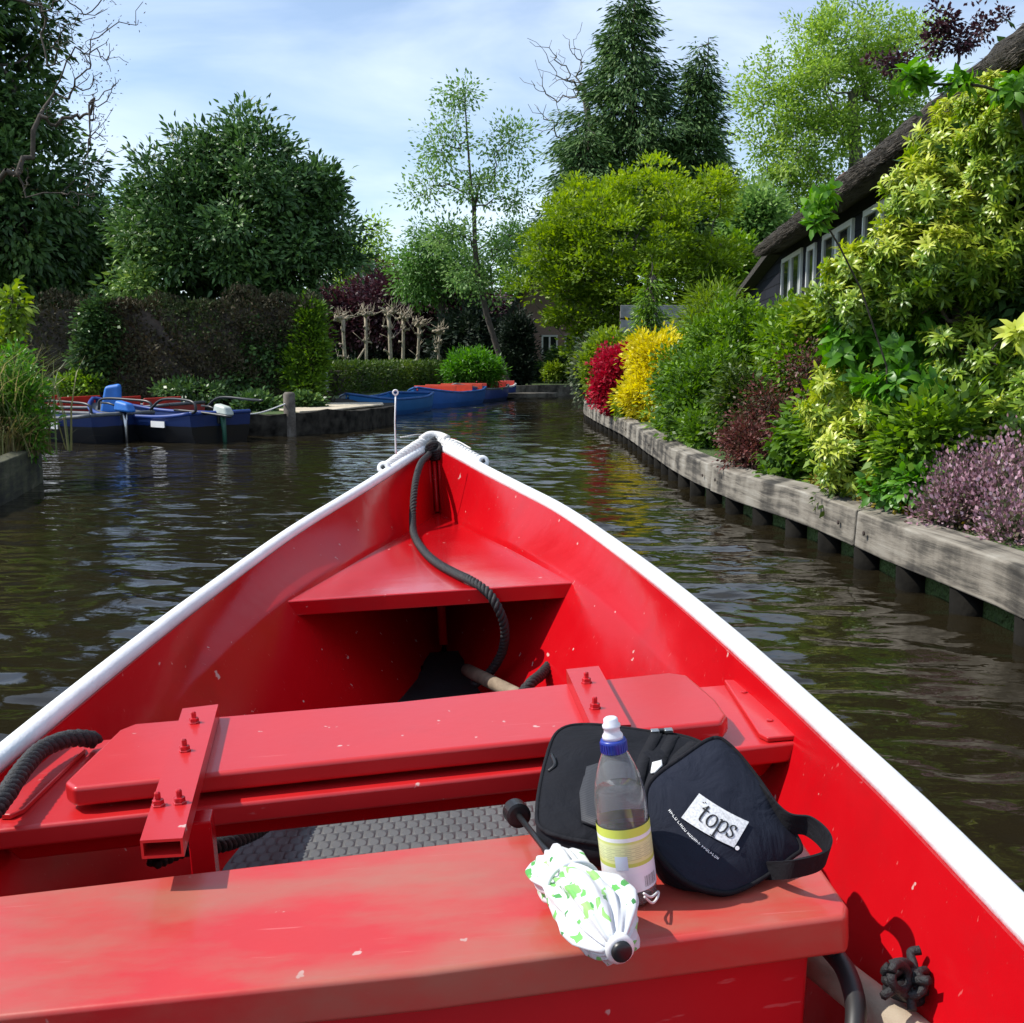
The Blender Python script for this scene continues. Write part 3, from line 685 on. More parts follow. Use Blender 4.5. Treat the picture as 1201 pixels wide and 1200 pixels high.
# thick black mooring rope from the bow over the shelf and down to the floor
rope_pts = [(-.01, 4.98, .325), (-.028, 4.93, .312), (-.036, 4.895, .27)]
rope_pts += [tuple(by(x, y, Y)) for x, y, Y in ((494, 543, 4.70), (488, 562, 4.52), (485, 586, 4.42), (484, 610, 4.34))]
rope_pts += [tuple(bz(x, y, .02)) for x, y in ((486, 628), (496, 645), (512, 660), (535, 673), (552, 681))]
rope_pts += [tuple(by(x, y, Y)) for x, y, Y in ((572, 695, 3.165), (585, 715, 3.14), (592, 738, 3.16), (589, 764, 3.22), (575, 788, 3.29), (556, 803, 3.33))]
o = rope_mb(rope_pts, .0140, .05).build('mooring_rope', M['black_rope'], smooth=True); inboat(o)
tag(o, 'thick black twisted rope hanging from the bow over the red shelf', 'rope')
bind = MB()
for k in range(4):
    a = [(-.03+.022*math.cos(t)*1.3+.012, 4.905-.004*k+.01*math.sin(2*t), .262+.012*k+.02*math.sin(t)) for t in np.linspace(0, 2*math.pi, 16)]
    bind.tube(a, .010, 6)
bind.build('binding', M['black_rope'], o, smooth=True)
# second black rope tied to the starboard side
a0 = by(655, 756, 3.30); rp2 = [tuple(by(659, 753, 3.32)), tuple(a0), tuple(by(648, 775, 3.14)), tuple(by(634, 792, 3.0)), tuple(by(622, 802, 2.93)), tuple(by(600, 830, 2.85))]
o = rope_mb(rp2, .0155, .05).build('short_rope', M['black_rope'], smooth=True); inboat(o); tag(o, 'short black rope with knotted end tied to the inner hull behind the seat board', 'rope')
kn = MB()
for k in range(3):
    kn.tube([tuple(a0 + np.array([.024*math.cos(t+k)*.7, .02*math.sin(t)*math.cos(k*1.1), .024*math.sin(t+k*.4)+.008*k])) for t in np.linspace(0, 6.28, 14)], .010, 6)
kn.build('knot', M['black_rope'], o, smooth=True)
# black rope lying over the port side plate
pts = [tuple(bz(x, y, z)) for x, y, z in ((-60, 1010, .03), (-20, 965, .04), (5, 935, .045), (25, 905, .05), (48, 880, .05), (75, 868, .045), (95, 866, .035), (112, 868, .018), (140, 874, -.06))]
o = rope_mb(pts[:-1], .0155, .05).build('side_rope', M['black_rope'], smooth=True); inboat(o); tag(o, 'black rope curving over the red plate inside the left rim of the boat', 'rope')
pts = [tuple(bz(x, y, z)) for x, y, z in ((180, 1010, -.20), (225, 993, -.22), (262, 990, -.25), (300, 975, -.28), (330, 955, -.31), (380, 930, -.345), (470, 905, -.345))]
o = rope_mb(pts, .016, .05).build('floor_rope', M['black_rope'], smooth=True); inboat(o); tag(o, 'black rope lying over the corner of the grey rubber mat', 'rope')
# paddle under the seat board
a, b = by(548, 786, 3.42), by(600, 812, 3.02)
a = np.array(a)
mb = MB().tube([a+(a-b)*.02, a, a+(b-a)*.5, b, b+(b-a)*1.5], [.010, .021, .021, .021, .02], 14)
o = mb.build('wooden_pole', M['pole_wood'], smooth=True); inboat(o); tag(o, 'pale wooden pole lying on the dark floor under the bow shelf', 'pole')
# pole, hose and knotted cord at the starboard side by the box seat
a, b = bz(925, 1085, -.13), bz(1075, 1215, -.13)
a, b = np.array(bz(960, 1128, -.14)), np.array(bz(1054, 1202, -.135))
mb = MB().tube([a+(a-b)*.25, a, b, b+(b-a)*3], .025, 16)
o = mb.build('boat_hook_pole', M['pole_wood'], smooth=True); inboat(o); tag(o, 'weathered wooden pole lying beside the near red box seat', 'pole')
pts = [(.535, 1.33, -.07), (.55, 1.265, -.07)] + [tuple(bz(x, y, z)) for x, y, z in ((968, 1108, -.085), (990, 1135, -.09), (1002, 1170, -.10), (1003, 1205, -.115), (995, 1260, -.15))]
o = MB().tube(spline(pts, 10), .0125, 12).build('rubber_hose', M['black_rubber'], smooth=True); inboat(o); tag(o, 'smooth black hose coming out from beneath the near red seat', 'hose')
kc = np.array(by(1066, 1150, 1.185)); rg = random.Random(5); mb = MB()
for k in range(9):
    ph = rg.uniform(0, 6.28); ax = nrm(np.array([rg.uniform(-1, 1), rg.uniform(-1, 1), rg.uniform(-1, 1)])); h = nrm(np.cross(ax, [.3, .5, .8])); h2 = np.cross(ax, h)
    cc = kc + np.array([rg.uniform(-.020, .016), rg.uniform(-.012, .012), rg.uniform(-.017, .017)])
    mb.tube([cc+.018*(math.cos(t)*h+math.sin(t)*h2*.8) for t in np.linspace(0, 6.1, 14)], .0055, 6)
top = np.array(by(1068, 1118, 1.215))
mb.tube(spline([top+np.array([.012, 0, .003]), top, (top+kc)/2+np.array([.004, -.004, 0]), kc], 6), .0055, 6)
for e in ((1036, 1168), (1070, 1185), (1090, 1150)):
    p = np.array(by(e[0], e[1], 1.16)); mb.tube([kc, (kc+p)/2, p], .0055, 6)
o = mb.build('knotted_cord', M['black_rope'], smooth=True); inboat(o); tag(o, 'bunched black cord tied to the red hull beside the near seat', 'cord')
# thin white staff with a ring at the bow
a = np.array(by(464, 527, 4.58)); b = np.array(by(464, 463, 4.58))
o = empty('flag_staff', 'thin white rod with a ring on top standing at the tip of the boat', 'staff', mat=BOAT)
MB().tube([a-np.array([0, 0, .02]), a, (a+b)/2+np.array([-.003, 0, 0]), b], [.005, .0034, .003, .003], 8).build('rod', M['white_paint'], o, smooth=True)
MB().tube([b+np.array([.010*math.sin(t), 0, .009-.010*math.cos(t)]) for t in np.linspace(0, 2*math.pi, 20)], .0034, 8).build('ring', M['white_paint'], o, smooth=True)
c1 = [tuple(by(x, y, Y)) for x, y, Y in ((470, 513, 4.9), (490, 510, 5.1), (510, 511, 5.18), (535, 517, 5.12), (552, 526, 4.85))]
o = MB().tube(spline(c1, 8), .0035, 6).build('white_cord', M['white_rope'], smooth=True); inboat(o); tag(o, 'thin white cord looped round the outside of the bow fender', 'cord')

# ------------------------------------------------------------------ bottle
def clear_mat(name, c=(1, 1, 1), ior=1.33, rough=.02, tw=1.0):
    m, nt, b = newmat(name); b.inputs['Base Color'].default_value = (*c, 1); b.inputs['Transmission Weight'].default_value = tw; b.inputs['IOR'].default_value = ior; b.inputs['Roughness'].default_value = rough
    return m
bp0 = bz(741, 1052, 0.001)
bot = empty('water_bottle', 'clear plastic water bottle with blue and white cap and pale yellow label', 'bottle', mat=BOAT @ Matrix.Translation(bp0) @ Matrix.Rotation(R(-4), 4, 'Y'))
prof = [(.0, .004), (.012, .002), (.024, 0), (.030, .004), (.0325, .012), (.0325, .05), (.0322, .10), (.0325, .118), (.0318, .135), (.0285, .155), (.0235, .172), (.0175, .187), (.0135, .195), (.0132, .200)]
def smooth_prof(p, n=4): return [(max(q[0], .0005), q[1]) for q in spline([(a, b, 0) for a, b in p], n)]
pr = smooth_prof(prof)
bm_ = MB().lathe(pr + [(r-.0007, z) for r, z in pr[::-1] if z > .003], 40)
body = bm_.build('bottle_body', clear_mat('clear_plastic', (.97, .98, .99), 1.22, .03, .90), bot, smooth=True)
wl = [(max(r-.0012, .0004), max(z, .0035)) for r, z in pr if z < .150]
MB().lathe(wl + [(.0004, wl[-1][1])], 40).build('water_fill', clear_mat('bottle_water', (.96, .98, .99), 1.12, .0, .97), bot, smooth=True)
def label_mat():
    m, nt, b = newmat('bottle_label'); N = nt.nodes.new; L = nt.links.new
    uv = N('ShaderNodeTexCoord'); sp = N('ShaderNodeSeparateXYZ'); L(uv.outputs['UV'], sp.inputs[0])
    rp = N('ShaderNodeValToRGB'); rp.color_ramp.interpolation = 'CONSTANT'; e = rp.color_ramp.elements
    bands = [(0, (.80, .80, .86)), (.30, (.82, .82, .86)), (.40, (.55, .62, .12)), (.46, (.72, .72, .32)), (.52, (.70, .71, .36)), (.76, (.62, .66, .20)), (.80, (.80, .80, .80)), (.86, (.60, .68, .10))]
    while len(e) < len(bands): e.new(.5)
    for i, (p, c) in enumerate(bands): e[i].position = p; e[i].color = (*c, 1)
    L(sp.outputs['Y'], rp.inputs[0])
    # columns of small print
    mp = N('ShaderNodeMapping'); mp.inputs['Scale'].default_value = (26, 34, 1); L(uv.outputs['UV'], mp.inputs[0])
    br = N('ShaderNodeTexBrick'); br.inputs['Scale'].default_value = 1; br.inputs['Mortar Size'].default_value = .30; br.inputs['Brick Width'].default_value = 3.1; br.inputs['Row Height'].default_value = 1; L(mp.outputs[0], br.inputs['Vector'])
    inv = N('ShaderNodeMath'); inv.operation = 'SUBTRACT'; inv.inputs[0].default_value = 1; L(br.outputs['Fac'], inv.inputs[1])
    lo = N('ShaderNodeMath'); lo.operation = 'GREATER_THAN'; lo.inputs[1].default_value = .50; L(sp.outputs['Y'], lo.inputs[0])
    hi = N('ShaderNodeMath'); hi.operation = 'LESS_THAN'; hi.inputs[1].default_value = .72; L(sp.outputs['Y'], hi.inputs[0])
    a1 = N('ShaderNodeMath'); a1.operation = 'MULTIPLY'; L(lo.outputs[0], a1.inputs[0]); L(hi.outputs[0], a1.inputs[1])
    a2 = N('ShaderNodeMath'); a2.operation = 'MULTIPLY'; L(a1.outputs[0], a2.inputs[0]); L(inv.outputs[0], a2.inputs[1])
    a3 = N('ShaderNodeMath'); a3.operation = 'MULTIPLY'; a3.inputs[1].default_value = .35; L(a2.outputs[0], a3.inputs[0])
    mx = N('ShaderNodeMix'); mx.data_type = 'RGBA'; L(a3.outputs[0], mx.inputs[0]); L(rp.outputs[0], mx.inputs[6]); mx.inputs[7].default_value = (.16, .2, .12, 1)
    L(mx.outputs[2], b.inputs['Base Color']); b.inputs['Roughness'].default_value = .35
    return m
def band(name, r, z0, z1, a0, a1, mat, parent, n=40):
    V = []; uvs = []
    for i in range(n+1):
        q = a0+(a1-a0)*i/n
        for z, t in ((z0, 0), (z1, 1)): V.append((r*math.cos(q), r*math.sin(q), z)); uvs.append((i/n, t))
    me = bpy.data.meshes.new(name); me.from_pydata(V, [], [(2*i, 2*i+2, 2*i+3, 2*i+1) for i in range(n)])
    u = me.uv_layers.new(name='UVMap')
    for lp in me.loops: u.data[lp.index].uv = uvs[lp.vertex_index]
    return link(name, me, mat, parent, True)
lab = band('label', .0334, .022, .104, 0, 2*math.pi, label_mat(), bot)
for k in range(15):
    w = [1, .5, 1.6, .5, .8, 1.4, .5, 1, .5, 1.7, .6, 1, .5, 1.3, .8][k]*.0135; q = math.radians(-62)+k*.042
    band('barcode_bar', .0337, .026, .040, q, q+w, M['black_plastic'], lab, 2)
band('white_panel', .0337, .052, .070, math.radians(-122), math.radians(-95), plain('pale_blue_print', (.62, .70, .82), .35), lab, 8)
M['blue_cap'] = plain('blue_cap', (.02, .045, .32), .35)
cap = MB()
for k in range(1): cap.lathe([(.0150, .192), (.0160, .193), (.0160, .206), (.0152, .208), (.011, .2085)], 40)
cp = cap.build('cap', M['blue_cap'], bot, smooth=True)
rb_ = MB()
for k in range(30):
    q = k/30*2*math.pi; rb_.box((.0162*math.cos(q), .0162*math.sin(q), .199), (.0012, .0014, .012), Matrix.Rotation(q, 3, 'Z'))
rb_.build('grip', M['blue_cap'], cp)
MB().lathe([(.0130, .2086), (.0128, .213), (.0100, .217), (.0098, .222), (.0112, .2235), (.0112, .2265), (.0092, .228), (.0088, .234), (.0070, .2355), (.0004, .236)], 30).build('spout', plain('spout_plastic', (.74, .77, .84), .3), bot, smooth=True)

# ------------------------------------------------------------------ folded umbrella
def umb_mat():
    m, nt, b = newmat('leaf_print_cloth'); N = nt.nodes.new; L = nt.links.new
    tc = N('ShaderNodeTexCoord'); ns = N('ShaderNodeTexNoise'); ns.inputs['Scale'].default_value = 30; L(tc.outputs['Object'], ns.inputs['Vector'])
    mxv = N('ShaderNodeMix'); mxv.data_type = 'VECTOR'; mxv.inputs[0].default_value = .025; L(tc.outputs['Object'], mxv.inputs[4]); L(ns.outputs['Color'], mxv.inputs[5])
    mp = N('ShaderNodeMapping'); mp.inputs['Scale'].default_value = (1.5, .8, 1.1); mp.inputs['Rotation'].default_value = (0, 0, .5); L(mxv.outputs[1], mp.inputs[0])
    v = N('ShaderNodeTexVoronoi'); v.inputs['Scale'].default_value = 45; v.distance = 'MANHATTAN'; L(mp.outputs[0], v.inputs['Vector'])
    n2 = N('ShaderNodeTexNoise'); n2.inputs['Scale'].default_value = 16; L(tc.outputs['Object'], n2.inputs['Vector'])
    sp = N('ShaderNodeSeparateColor'); L(v.outputs['Color'], sp.inputs[0])
    a = N('ShaderNodeMath'); a.operation = 'LESS_THAN'; a.inputs[1].default_value = .62; L(v.outputs['Distance'], a.inputs[0])
    c = N('ShaderNodeMath'); c.operation = 'GREATER_THAN'; c.inputs[1].default_value = .45; L(n2.outputs['Fac'], c.inputs[0])
    d = N('ShaderNodeMath'); d.operation = 'GREATER_THAN'; d.inputs[1].default_value = .22; L(sp.outputs[1], d.inputs[0])
    e = N('ShaderNodeMath'); e.operation = 'MULTIPLY'; L(a.outputs[0], e.inputs[0]); L(c.outputs[0], e.inputs[1])
    f = N('ShaderNodeMath'); f.operation = 'MULTIPLY'; L(e.outputs[0], f.inputs[0]); L(d.outputs[0], f.inputs[1])
    green = ramp(nt, [(.02, .14, .035), (.06, .34, .05), (.17, .52, .10), (.30, .60, .16)], sp.outputs[0])
    mx = N('ShaderNodeMix'); mx.data_type = 'RGBA'; L(f.outputs[0], mx.inputs[0]); mx.inputs[6].default_value = (.60, .61, .63, 1); L(green, mx.inputs[7])
    L(mx.outputs[2], b.inputs['Base Color']); b.inputs['Roughness'].default_value = .6; b.inputs['Sheen Weight'].default_value = .2
    return m
ua = np.array(bz(652, 1012, .040)); ub = np.array(bz(726, 1112, .040)); uk = np.array(by(607, 955, 1.53))
um = empty('folded_umbrella', 'folded white umbrella printed with green leaves, lying on the worn red seat', 'umbrella', mat=BOAT)
def bundle():
    ax = ub-ua; Lx = np.linalg.norm(ax); t = ax/Lx; s = nrm(np.cross(t, [0, 0, 1])); u = np.cross(s, t); n = 96; m = 40; V = []
    rng = np.random.default_rng(4)
    for i in range(m+1):
        q = i/m; l = -.012+q*(Lx+.012)
        r = np.interp(q, [0, .05, .14, .26, .33, .42, .58, .75, .88, .96, 1], [.010, .026, .034, .034, .029, .036, .045, .043, .034, .022, .014])
        for k in range(n):
            a = 2*math.pi*k/n
            fold = 1 + .13*math.sin(5*a+2.2*q+.6*math.sin(3*a)) + .09*math.sin(13*a-5*q) + .05*math.sin(3*a+9*q) + .05*math.sin(23*a+11*q)*q
            rr = r*fold; z = .86*rr*math.sin(a)
            p = ua + t*l + s*(rr*math.cos(a)) + u*max(z, -.036) + s*.006*math.sin(q*7)
            V.append(p)
    Fc = [(i*n+k, i*n+(k+1) % n, (i+1)*n+(k+1) % n, (i+1)*n+k) for i in range(m) for k in range(n)] + [tuple(range(n))[::-1], tuple(range(m*n, (m+1)*n))]
    me = bpy.data.meshes.new('canopy'); me.from_pydata(V, [], Fc); return link('canopy', me, umb_mat(), um, True), t, s, u
cn, ut, us, uu = bundle()
q = Matrix((( us[0], uu[0], ut[0], ub[0]), (us[1], uu[1], ut[1], ub[1]), (us[2], uu[2], ut[2], ub[2]), (0, 0, 0, 1)))
MB().lathe([(.004, -.02), (.0155, -.012), (.0165, .004), (.0125, .006)], 24, q).build('end_ring', M['white_paint'], um, smooth=True)
MB().lathe([(.003, -.01), (.0115, -.01), (.0115, .010), (.0095, .012), (.001, .012)], 20, q).build('tip_cap', M['black_plastic'], um, smooth=True)
# closing band, wound round the neck
bd = MB().tube([ua + ut*(np.linalg.norm(ub-ua)*.31) + us*(.0335*math.cos(t)) + uu*max(.031*math.sin(t), -.036) for t in np.linspace(0, 2*math.pi, 40)], .0030, 6)
bd.build('closing_band', plain('band_cloth', (.74, .76, .78), .7), um, smooth=True)
lp = np.array(bz(762, 1040, .02)); MB().tube(spline([tuple(bz(755, 1048, .04)), tuple(bz(764, 1052, .03)), tuple(bz(772, 1046, .02)), tuple(bz(771, 1053, .018)), tuple(bz(765, 1059, .02)), tuple(bz(756, 1052, .035))], 8), .0016, 6).build('closing_loop', M['white_paint'], um, smooth=True)
sd_ = nrm(uk-ua)
MB().tube([ua+ut*.02, ua, ua+(uk-ua)*.5, uk], [.0045, .0045, .0042, .0042], 10).build('shaft', M['black_plastic'], um, smooth=True)
h = nrm(np.cross(sd_, [0, 0, 1])); h2 = np.cross(h, sd_)
q = Matrix(((h[0], h2[0], sd_[0], uk[0]), (h[1], h2[1], sd_[1], uk[1]), (h[2], h2[2], sd_[2], uk[2]), (0, 0, 0, 1)))
MB().lathe([(.004, -.010), (.0135, -.010), (.018, -.009), (.0185, .018), (.0165, .024), (.010, .026), (.001, .0262)], 24, q).build('handle', M['black_plastic'], um)

# ------------------------------------------------------------------ backpack
def fabric(name, c, scale=420):
    m, nt, b = newmat(name); N = nt.nodes.new; L = nt.links.new
    tc = N('ShaderNodeTexCoord'); n = N('ShaderNodeTexNoise'); n.inputs['Scale'].default_value = 9; n.inputs['Detail'].default_value = 5; L(tc.outputs['Object'], n.inputs['Vector'])
    c = np.array(c); L(ramp(nt, [tuple(c*.7), tuple(c), tuple(c*1.3)], n.outputs['Fac']), b.inputs['Base Color'])
    ch = N('ShaderNodeTexChecker'); ch.inputs['Scale'].default_value = scale; L(tc.outputs['Object'], ch.inputs['Vector'])
    wv = N('ShaderNodeTexNoise'); wv.inputs['Scale'].default_value = 17; wv.inputs['Detail'].default_value = 5; wv.inputs['Distortion'].default_value = .8; L(tc.outputs['Object'], wv.inputs['Vector'])
    b1 = N('ShaderNodeBump'); b1.inputs['Strength'].default_value = .6; b1.inputs['Distance'].default_value = .016; L(wv.outputs['Fac'], b1.inputs['Height'])
    b2 = N('ShaderNodeBump'); b2.inputs['Strength'].default_value = .4; b2.inputs['Distance'].default_value = .0006; L(ch.outputs['Fac'], b2.inputs['Height']); L(b1.outputs[0], b2.inputs['Normal'])
    L(b2.outputs[0], b.inputs['Normal']); b.inputs['Roughness'].default_value = .85; b.inputs['Specular IOR Level'].default_value = .2; b.inputs['Sheen Weight'].default_value = .0
    return m
M['nylon'] = fabric('black_nylon', (.007, .0075, .011)); M['panel'] = fabric('navy_panel', (.013, .016, .028)); M['webbing'] = fabric('webbing', (.010, .010, .013), 300)
bag = empty('backpack', 'black backpack with shield shaped flap and white logo patch, lying on the red seats', 'backpack', mat=BOAT)
def smooth_poly(P, n=6):
    P = [np.array(p, float) for p in P]; m = len(P); out = []
    for i in range(m):
        a, b, c, d = P[i-1], P[i], P[(i+1) % m], P[(i+2) % m]
        for k in range(n):
            t = k/n; out.append(.5*((2*b)+(c-a)*t+(2*a-5*b+4*c-d)*t*t+(3*b-a-3*c+d)*t**3))
    return out
def pad(outline, up, h, rings=12, under=0.0, sharp=3.0, wob=0.0, seed=1):
    """closed cushion: outline polygon, bulging by h along up"""
    P = np.array(outline); c = P.mean(0); up = nrm(np.array(up, float)); n = len(P); V = [c+up*h]; Fc = []; rng = np.random.default_rng(seed)
    ph = rng.uniform(0, 6, 6)
    for r in range(1, rings+1):
        q = r/rings; hh = h*(1-q**sharp)
        for k in range(n):
            p = c+(P[k]-c)*q; w = wob*math.sin(p[0]*45+ph[0])*math.sin(p[1]*38+ph[1])*(1-q**4); V.append(p+up*(hh+w))
    for k in range(n): Fc.append((0, 1+k, 1+(k+1) % n))
    for r in range(rings-1):
        for k in range(n): Fc.append((1+r*n+k, 1+(r+1)*n+k, 1+(r+1)*n+(k+1) % n, 1+r*n+(k+1) % n))
    base = 1+(rings-1)*n
    if under:
        k0 = len(V)
        for k in range(n): V.append(P[k]-up*under)
        for k in range(n): Fc.append((base+k, k0+k, k0+(k+1) % n, base+(k+1) % n))
        Fc.append(tuple(range(k0, k0+n))[::-1])
    return V, Fc
b0, b1_ = np.array(bz(690, 988, .040)), np.array(by(690, 852, 1.70))
bn = nrm(np.cross([1.0, .06, 0.0], b1_-b0)); bn = bn if bn[2] > 0 else -bn
def bgp(x, y, lift=0.0): return bpl(x, y, b0+bn*lift, bn)
bo = smooth_poly([bgp(x, y) for x, y in ((655, 858), (690, 850), (760, 858), (815, 868), (862, 900), (862, 950), (830, 985), (760, 992), (690, 988), (638, 974), (630, 948), (640, 892))], 6)
V, Fc = pad(bo, bn, .016, 16, .02, 4, .005)
MB().add(V, Fc).build('body', M['nylon'], bag, True)
cc = np.mean(bo, 0); mb = MB(); n = len(bo); V = []
for sc_, q in ((.985, .0), (1.015, .25), (1.015, .6), (.97, .97)):
    for p in bo:
        e = cc+(p-cc)*sc_; z = p[2]-.004; V.append((e[0], e[1], z*(1-q)+.004*q))
mb.add(V, [(i*n+k, i*n+(k+1) % n, (i+1)*n+(k+1) % n, (i+1)*n+k) for i in range(3) for k in range(n)])
mb.build('side_wall', M['nylon'], bag, True)
MB().tube(bo+[bo[0]], .0032, 6).build('piping', M['webbing'], bag, True)
p = bgp(643, 905, .006); MB().tube(spline([p, tuple(bgp(651, 897, .012)), tuple(bgp(647, 885, .012))], 5), .003, 6).build('zip_pull', M['black_plastic'], bag, True)
def patch_on(px, lift, th, name, mat, h=.003, sm=2):
    Pp = smooth_poly([bgp(x, y, lift) for x, y in px], sm); V, Fc = pad(Pp, bn, h, 5, th, 3); return MB().add(V, Fc).build(name, mat, bag, True)
m, nt, b = newmat('pocket_mesh'); N = nt.nodes.new; L = nt.links.new
tc = N('ShaderNodeTexCoord'); wv = N('ShaderNodeTexWave'); wv.inputs['Scale'].default_value = 110; wv.bands_direction = 'DIAGONAL'; wv.inputs['Distortion'].default_value = 1; L(tc.outputs['Object'], wv.inputs['Vector'])
L(ramp(nt, [(.006, .006, .009), (.045, .047, .055)], wv.outputs['Fac']), b.inputs['Base Color']); b.inputs['Roughness'].default_value = .7
M['mesh'] = m
patch_on(((688, 899), (735, 893), (748, 905), (748, 960), (725, 966), (682, 962)), .0155, .004, 'mesh_pocket', M['mesh'])
def strap(pts, w, name, mat, parent, th=.003, upv=(0, 0, 1)):
    P = np.array(spline(pts, 8)); T = nrm(np.gradient(P, axis=0)); S = nrm(np.cross(T, np.array(upv, float))); U = np.cross(S, T); V = []
    for i in range(len(P)):
        for a, b in ((-1, 0), (1, 0), (1, 1), (-1, 1)): V.append(P[i]+S[i]*a*w/2+U[i]*b*th)
    n = len(P); Fc = [(i*4+k, i*4+(k+1) % 4, (i+1)*4+(k+1) % 4, (i+1)*4+k) for i in range(n-1) for k in range(4)] + [(3, 2, 1, 0), tuple(range((n-1)*4, n*4))]
    return MB().add(V, Fc).build(name, mat, parent, True)
for a, b, c in (((770, 862), (752, 900), (744, 950)), ((790, 864), (772, 900), (758, 940)), ((815, 872), (797, 888), (785, 908))):
    strap([bgp(*a, .006), bgp(*b, .019), bgp(*c, .019)], .018, 'strap', M['webbing'], bag)
for (x, y) in ((768, 858), (784, 857)):
    MB().box(tuple(bgp(x, y, .008)), (.014, .012, .007)).build('buckle', M['steel'], bag, bev=.002)
MB().box(tuple(bgp(776, 857, .006)), (.034, .009, .006)).build('buckle_bar', M['black_plastic'], bag, bev=.002)
patch_on(((765, 894), (776, 891), (777, 897), (768, 906), (763, 906)), .026, .002, 'white_tag', M['white_paint'], .001, 1)
# shield shaped flap lying on the right of the bag
pT, pB, pR = np.array(bz(838, 868, .138)), np.array(bz(842, 1042, .014)), np.array(bz(930, 985, .036))
pn = nrm(np.cross(pR-pB, pT-pB)); pn = pn if pn[2] > 0 else -pn
def pp(x, y, lift=0.0): return bpl(x, y, pT+pn*lift, pn)
fo = smooth_poly([pp(x, y) for x, y in ((836, 866), (858, 876), (888, 912), (917, 955), (939, 992), (928, 1006), (895, 1030), (862, 1046), (838, 1046), (808, 1036), (784, 1016), (763, 985), (757, 950), (762, 918), (800, 888))], 5)
V, Fc = pad(fo, pn, .022, 18, .010, 2.6, .0006, 5)
MB().add(V, Fc).build('flap', M['panel'], bag, True)
cc = np.mean(fo, 0); V = []; n = len(fo)
for sc_, q in ((.97, .0), (.95, .5), (.86, .95)):
    for p in fo:
        e = cc+(p-pn*.012-cc)*sc_; V.append((e[0], e[1], e[2]*(1-q)+.003*q))
MB().add(V, [(i*n+k, i*n+(k+1) % n, (i+1)*n+(k+1) % n, (i+1)*n+k) for i in range(2) for k in range(n)]).build('pouch', M['nylon'], bag, True)
MB().tube(fo+[fo[0]], .0032, 6).build('flap_edging', M['webbing'], bag, True)
def onflap(x, y, lift):
    # follow the bulge of the flap
    c = np.mean(fo, 0); p = pp(x, y); d = p-c
    for _ in range(6):
        rr = np.linalg.norm(d); best = 0
        ang = [np.dot(nrm(f-c), nrm(d)) for f in fo]; k = int(np.argmax(ang)); q = min(1, rr/np.linalg.norm(fo[k]-c))
        hgt = .022*(1-q**2.6); p = pp(x, y, hgt+lift); d = (p-pn*(hgt+lift))-c
    return p
def flap_poly(px, lift, name, mat, parent):
    return MB().add([onflap(x, y, lift) for x, y in px], [tuple(range(len(px)))]).build(name, mat, parent)
# logo patch: white field with the word in dark serif letters
def quadgrid(c4, nx, ny, lift, name, mat, parent, bow=0.0):
    (ax, ay), (bx, by_), (cx, cy), (dx, dy) = c4; V = []
    for j in range(ny+1):
        for i in range(nx+1):
            s, t = i/nx, j/ny
            x = (ax*(1-s)+bx*s)*(1-t)+(dx*(1-s)+cx*s)*t; y = (ay*(1-s)+by_*s)*(1-t)+(dy*(1-s)+cy*s)*t
            y += bow*4*s*(1-s); V.append(onflap(x, y, lift))
    w = nx+1
    return MB().add(V, [(j*w+i, j*w+i+1, (j+1)*w+i+1, (j+1)*w+i) for j in range(ny) for i in range(nx)]).build(name, mat, parent, True)
LC = ((820, 930.5), (878.5, 964), (861, 994), (799, 959))     # corners of the patch: top-left, top-right, bottom-right, bottom-left
logo = quadgrid(LC, 14, 7, .0030, 'logo_patch', plain('logo_white', (.62, .63, .64), .8, var=.25, scale=300), bag, 2.2)
M['ink'] = plain('ink', (.010, .011, .016), .8)
def logo_xy(s, t):
    (ax, ay), (bx, by_), (cx, cy), (dx, dy) = LC
    return ((ax*(1-s)+bx*s)*(1-t)+(dx*(1-s)+cx*s)*t, (ay*(1-s)+by_*s)*(1-t)+(dy*(1-s)+cy*s)*t + 2.2*4*s*(1-s))
def stroke(pts, wmax, wmin, mb, ang=0.0, n=8):
    P = np.array(spline([(a, b, 0) for a, b in pts], n))[:, :2]; T = nrm(np.gradient(P, axis=0)); Nn = np.stack([-T[:, 1], T[:, 0]], 1)
    V = []
    for p, t, q in zip(P, T, Nn):
        w = wmin+(wmax-wmin)*abs(t[1]*math.cos(ang)-t[0]*math.sin(ang))**1.6
        for sgn in (-1, 1):
            e = p+q*w*sgn/2; V.append(onflap(*logo_xy(e[0], e[1]), .0040))
    mb.add(V, [(2*i, 2*i+1, 2*i+3, 2*i+2) for i in range(len(P)-1)])
lt = MB(); ax = .62  # widths are in patch units (s along the word, t down)
stroke([(.255, .17), (.245, .45), (.245, .66), (.27, .745), (.315, .735)], .036, .018, lt)            # t
stroke([(.185, .335), (.25, .33), (.315, .335)], .03, .045, lt)
stroke([(.185, .335), (.225, .27), (.255, .17)], .016, .014, lt)
oo = [(.435+.078*math.cos(a), .535+.215*math.sin(a)) for a in np.linspace(0, 2*math.pi, 17)]; stroke(oo, .036, .028, lt)
stroke([(.575, .34), (.578, .65), (.578, .96)], .038, .02, lt)                                             # p
stroke([(.535, .36), (.56, .335), (.582, .335)], .02, .04, lt); stroke([(.53, .965), (.58, .965), (.63, .965)], .02, .035, lt)
stroke([(.585, .42), (.62, .335), (.665, .33), (.705, .42), (.712, .53), (.70, .65), (.66, .735), (.62, .735), (.585, .68)], .036, .026, lt)
stroke([(.865, .44), (.85, .35), (.815, .315), (.775, .35), (.765, .42), (.79, .49), (.835, .55), (.866, .62), (.862, .70), (.825, .75), (.785, .735), (.762, .65)], .034, .032, lt)  # s
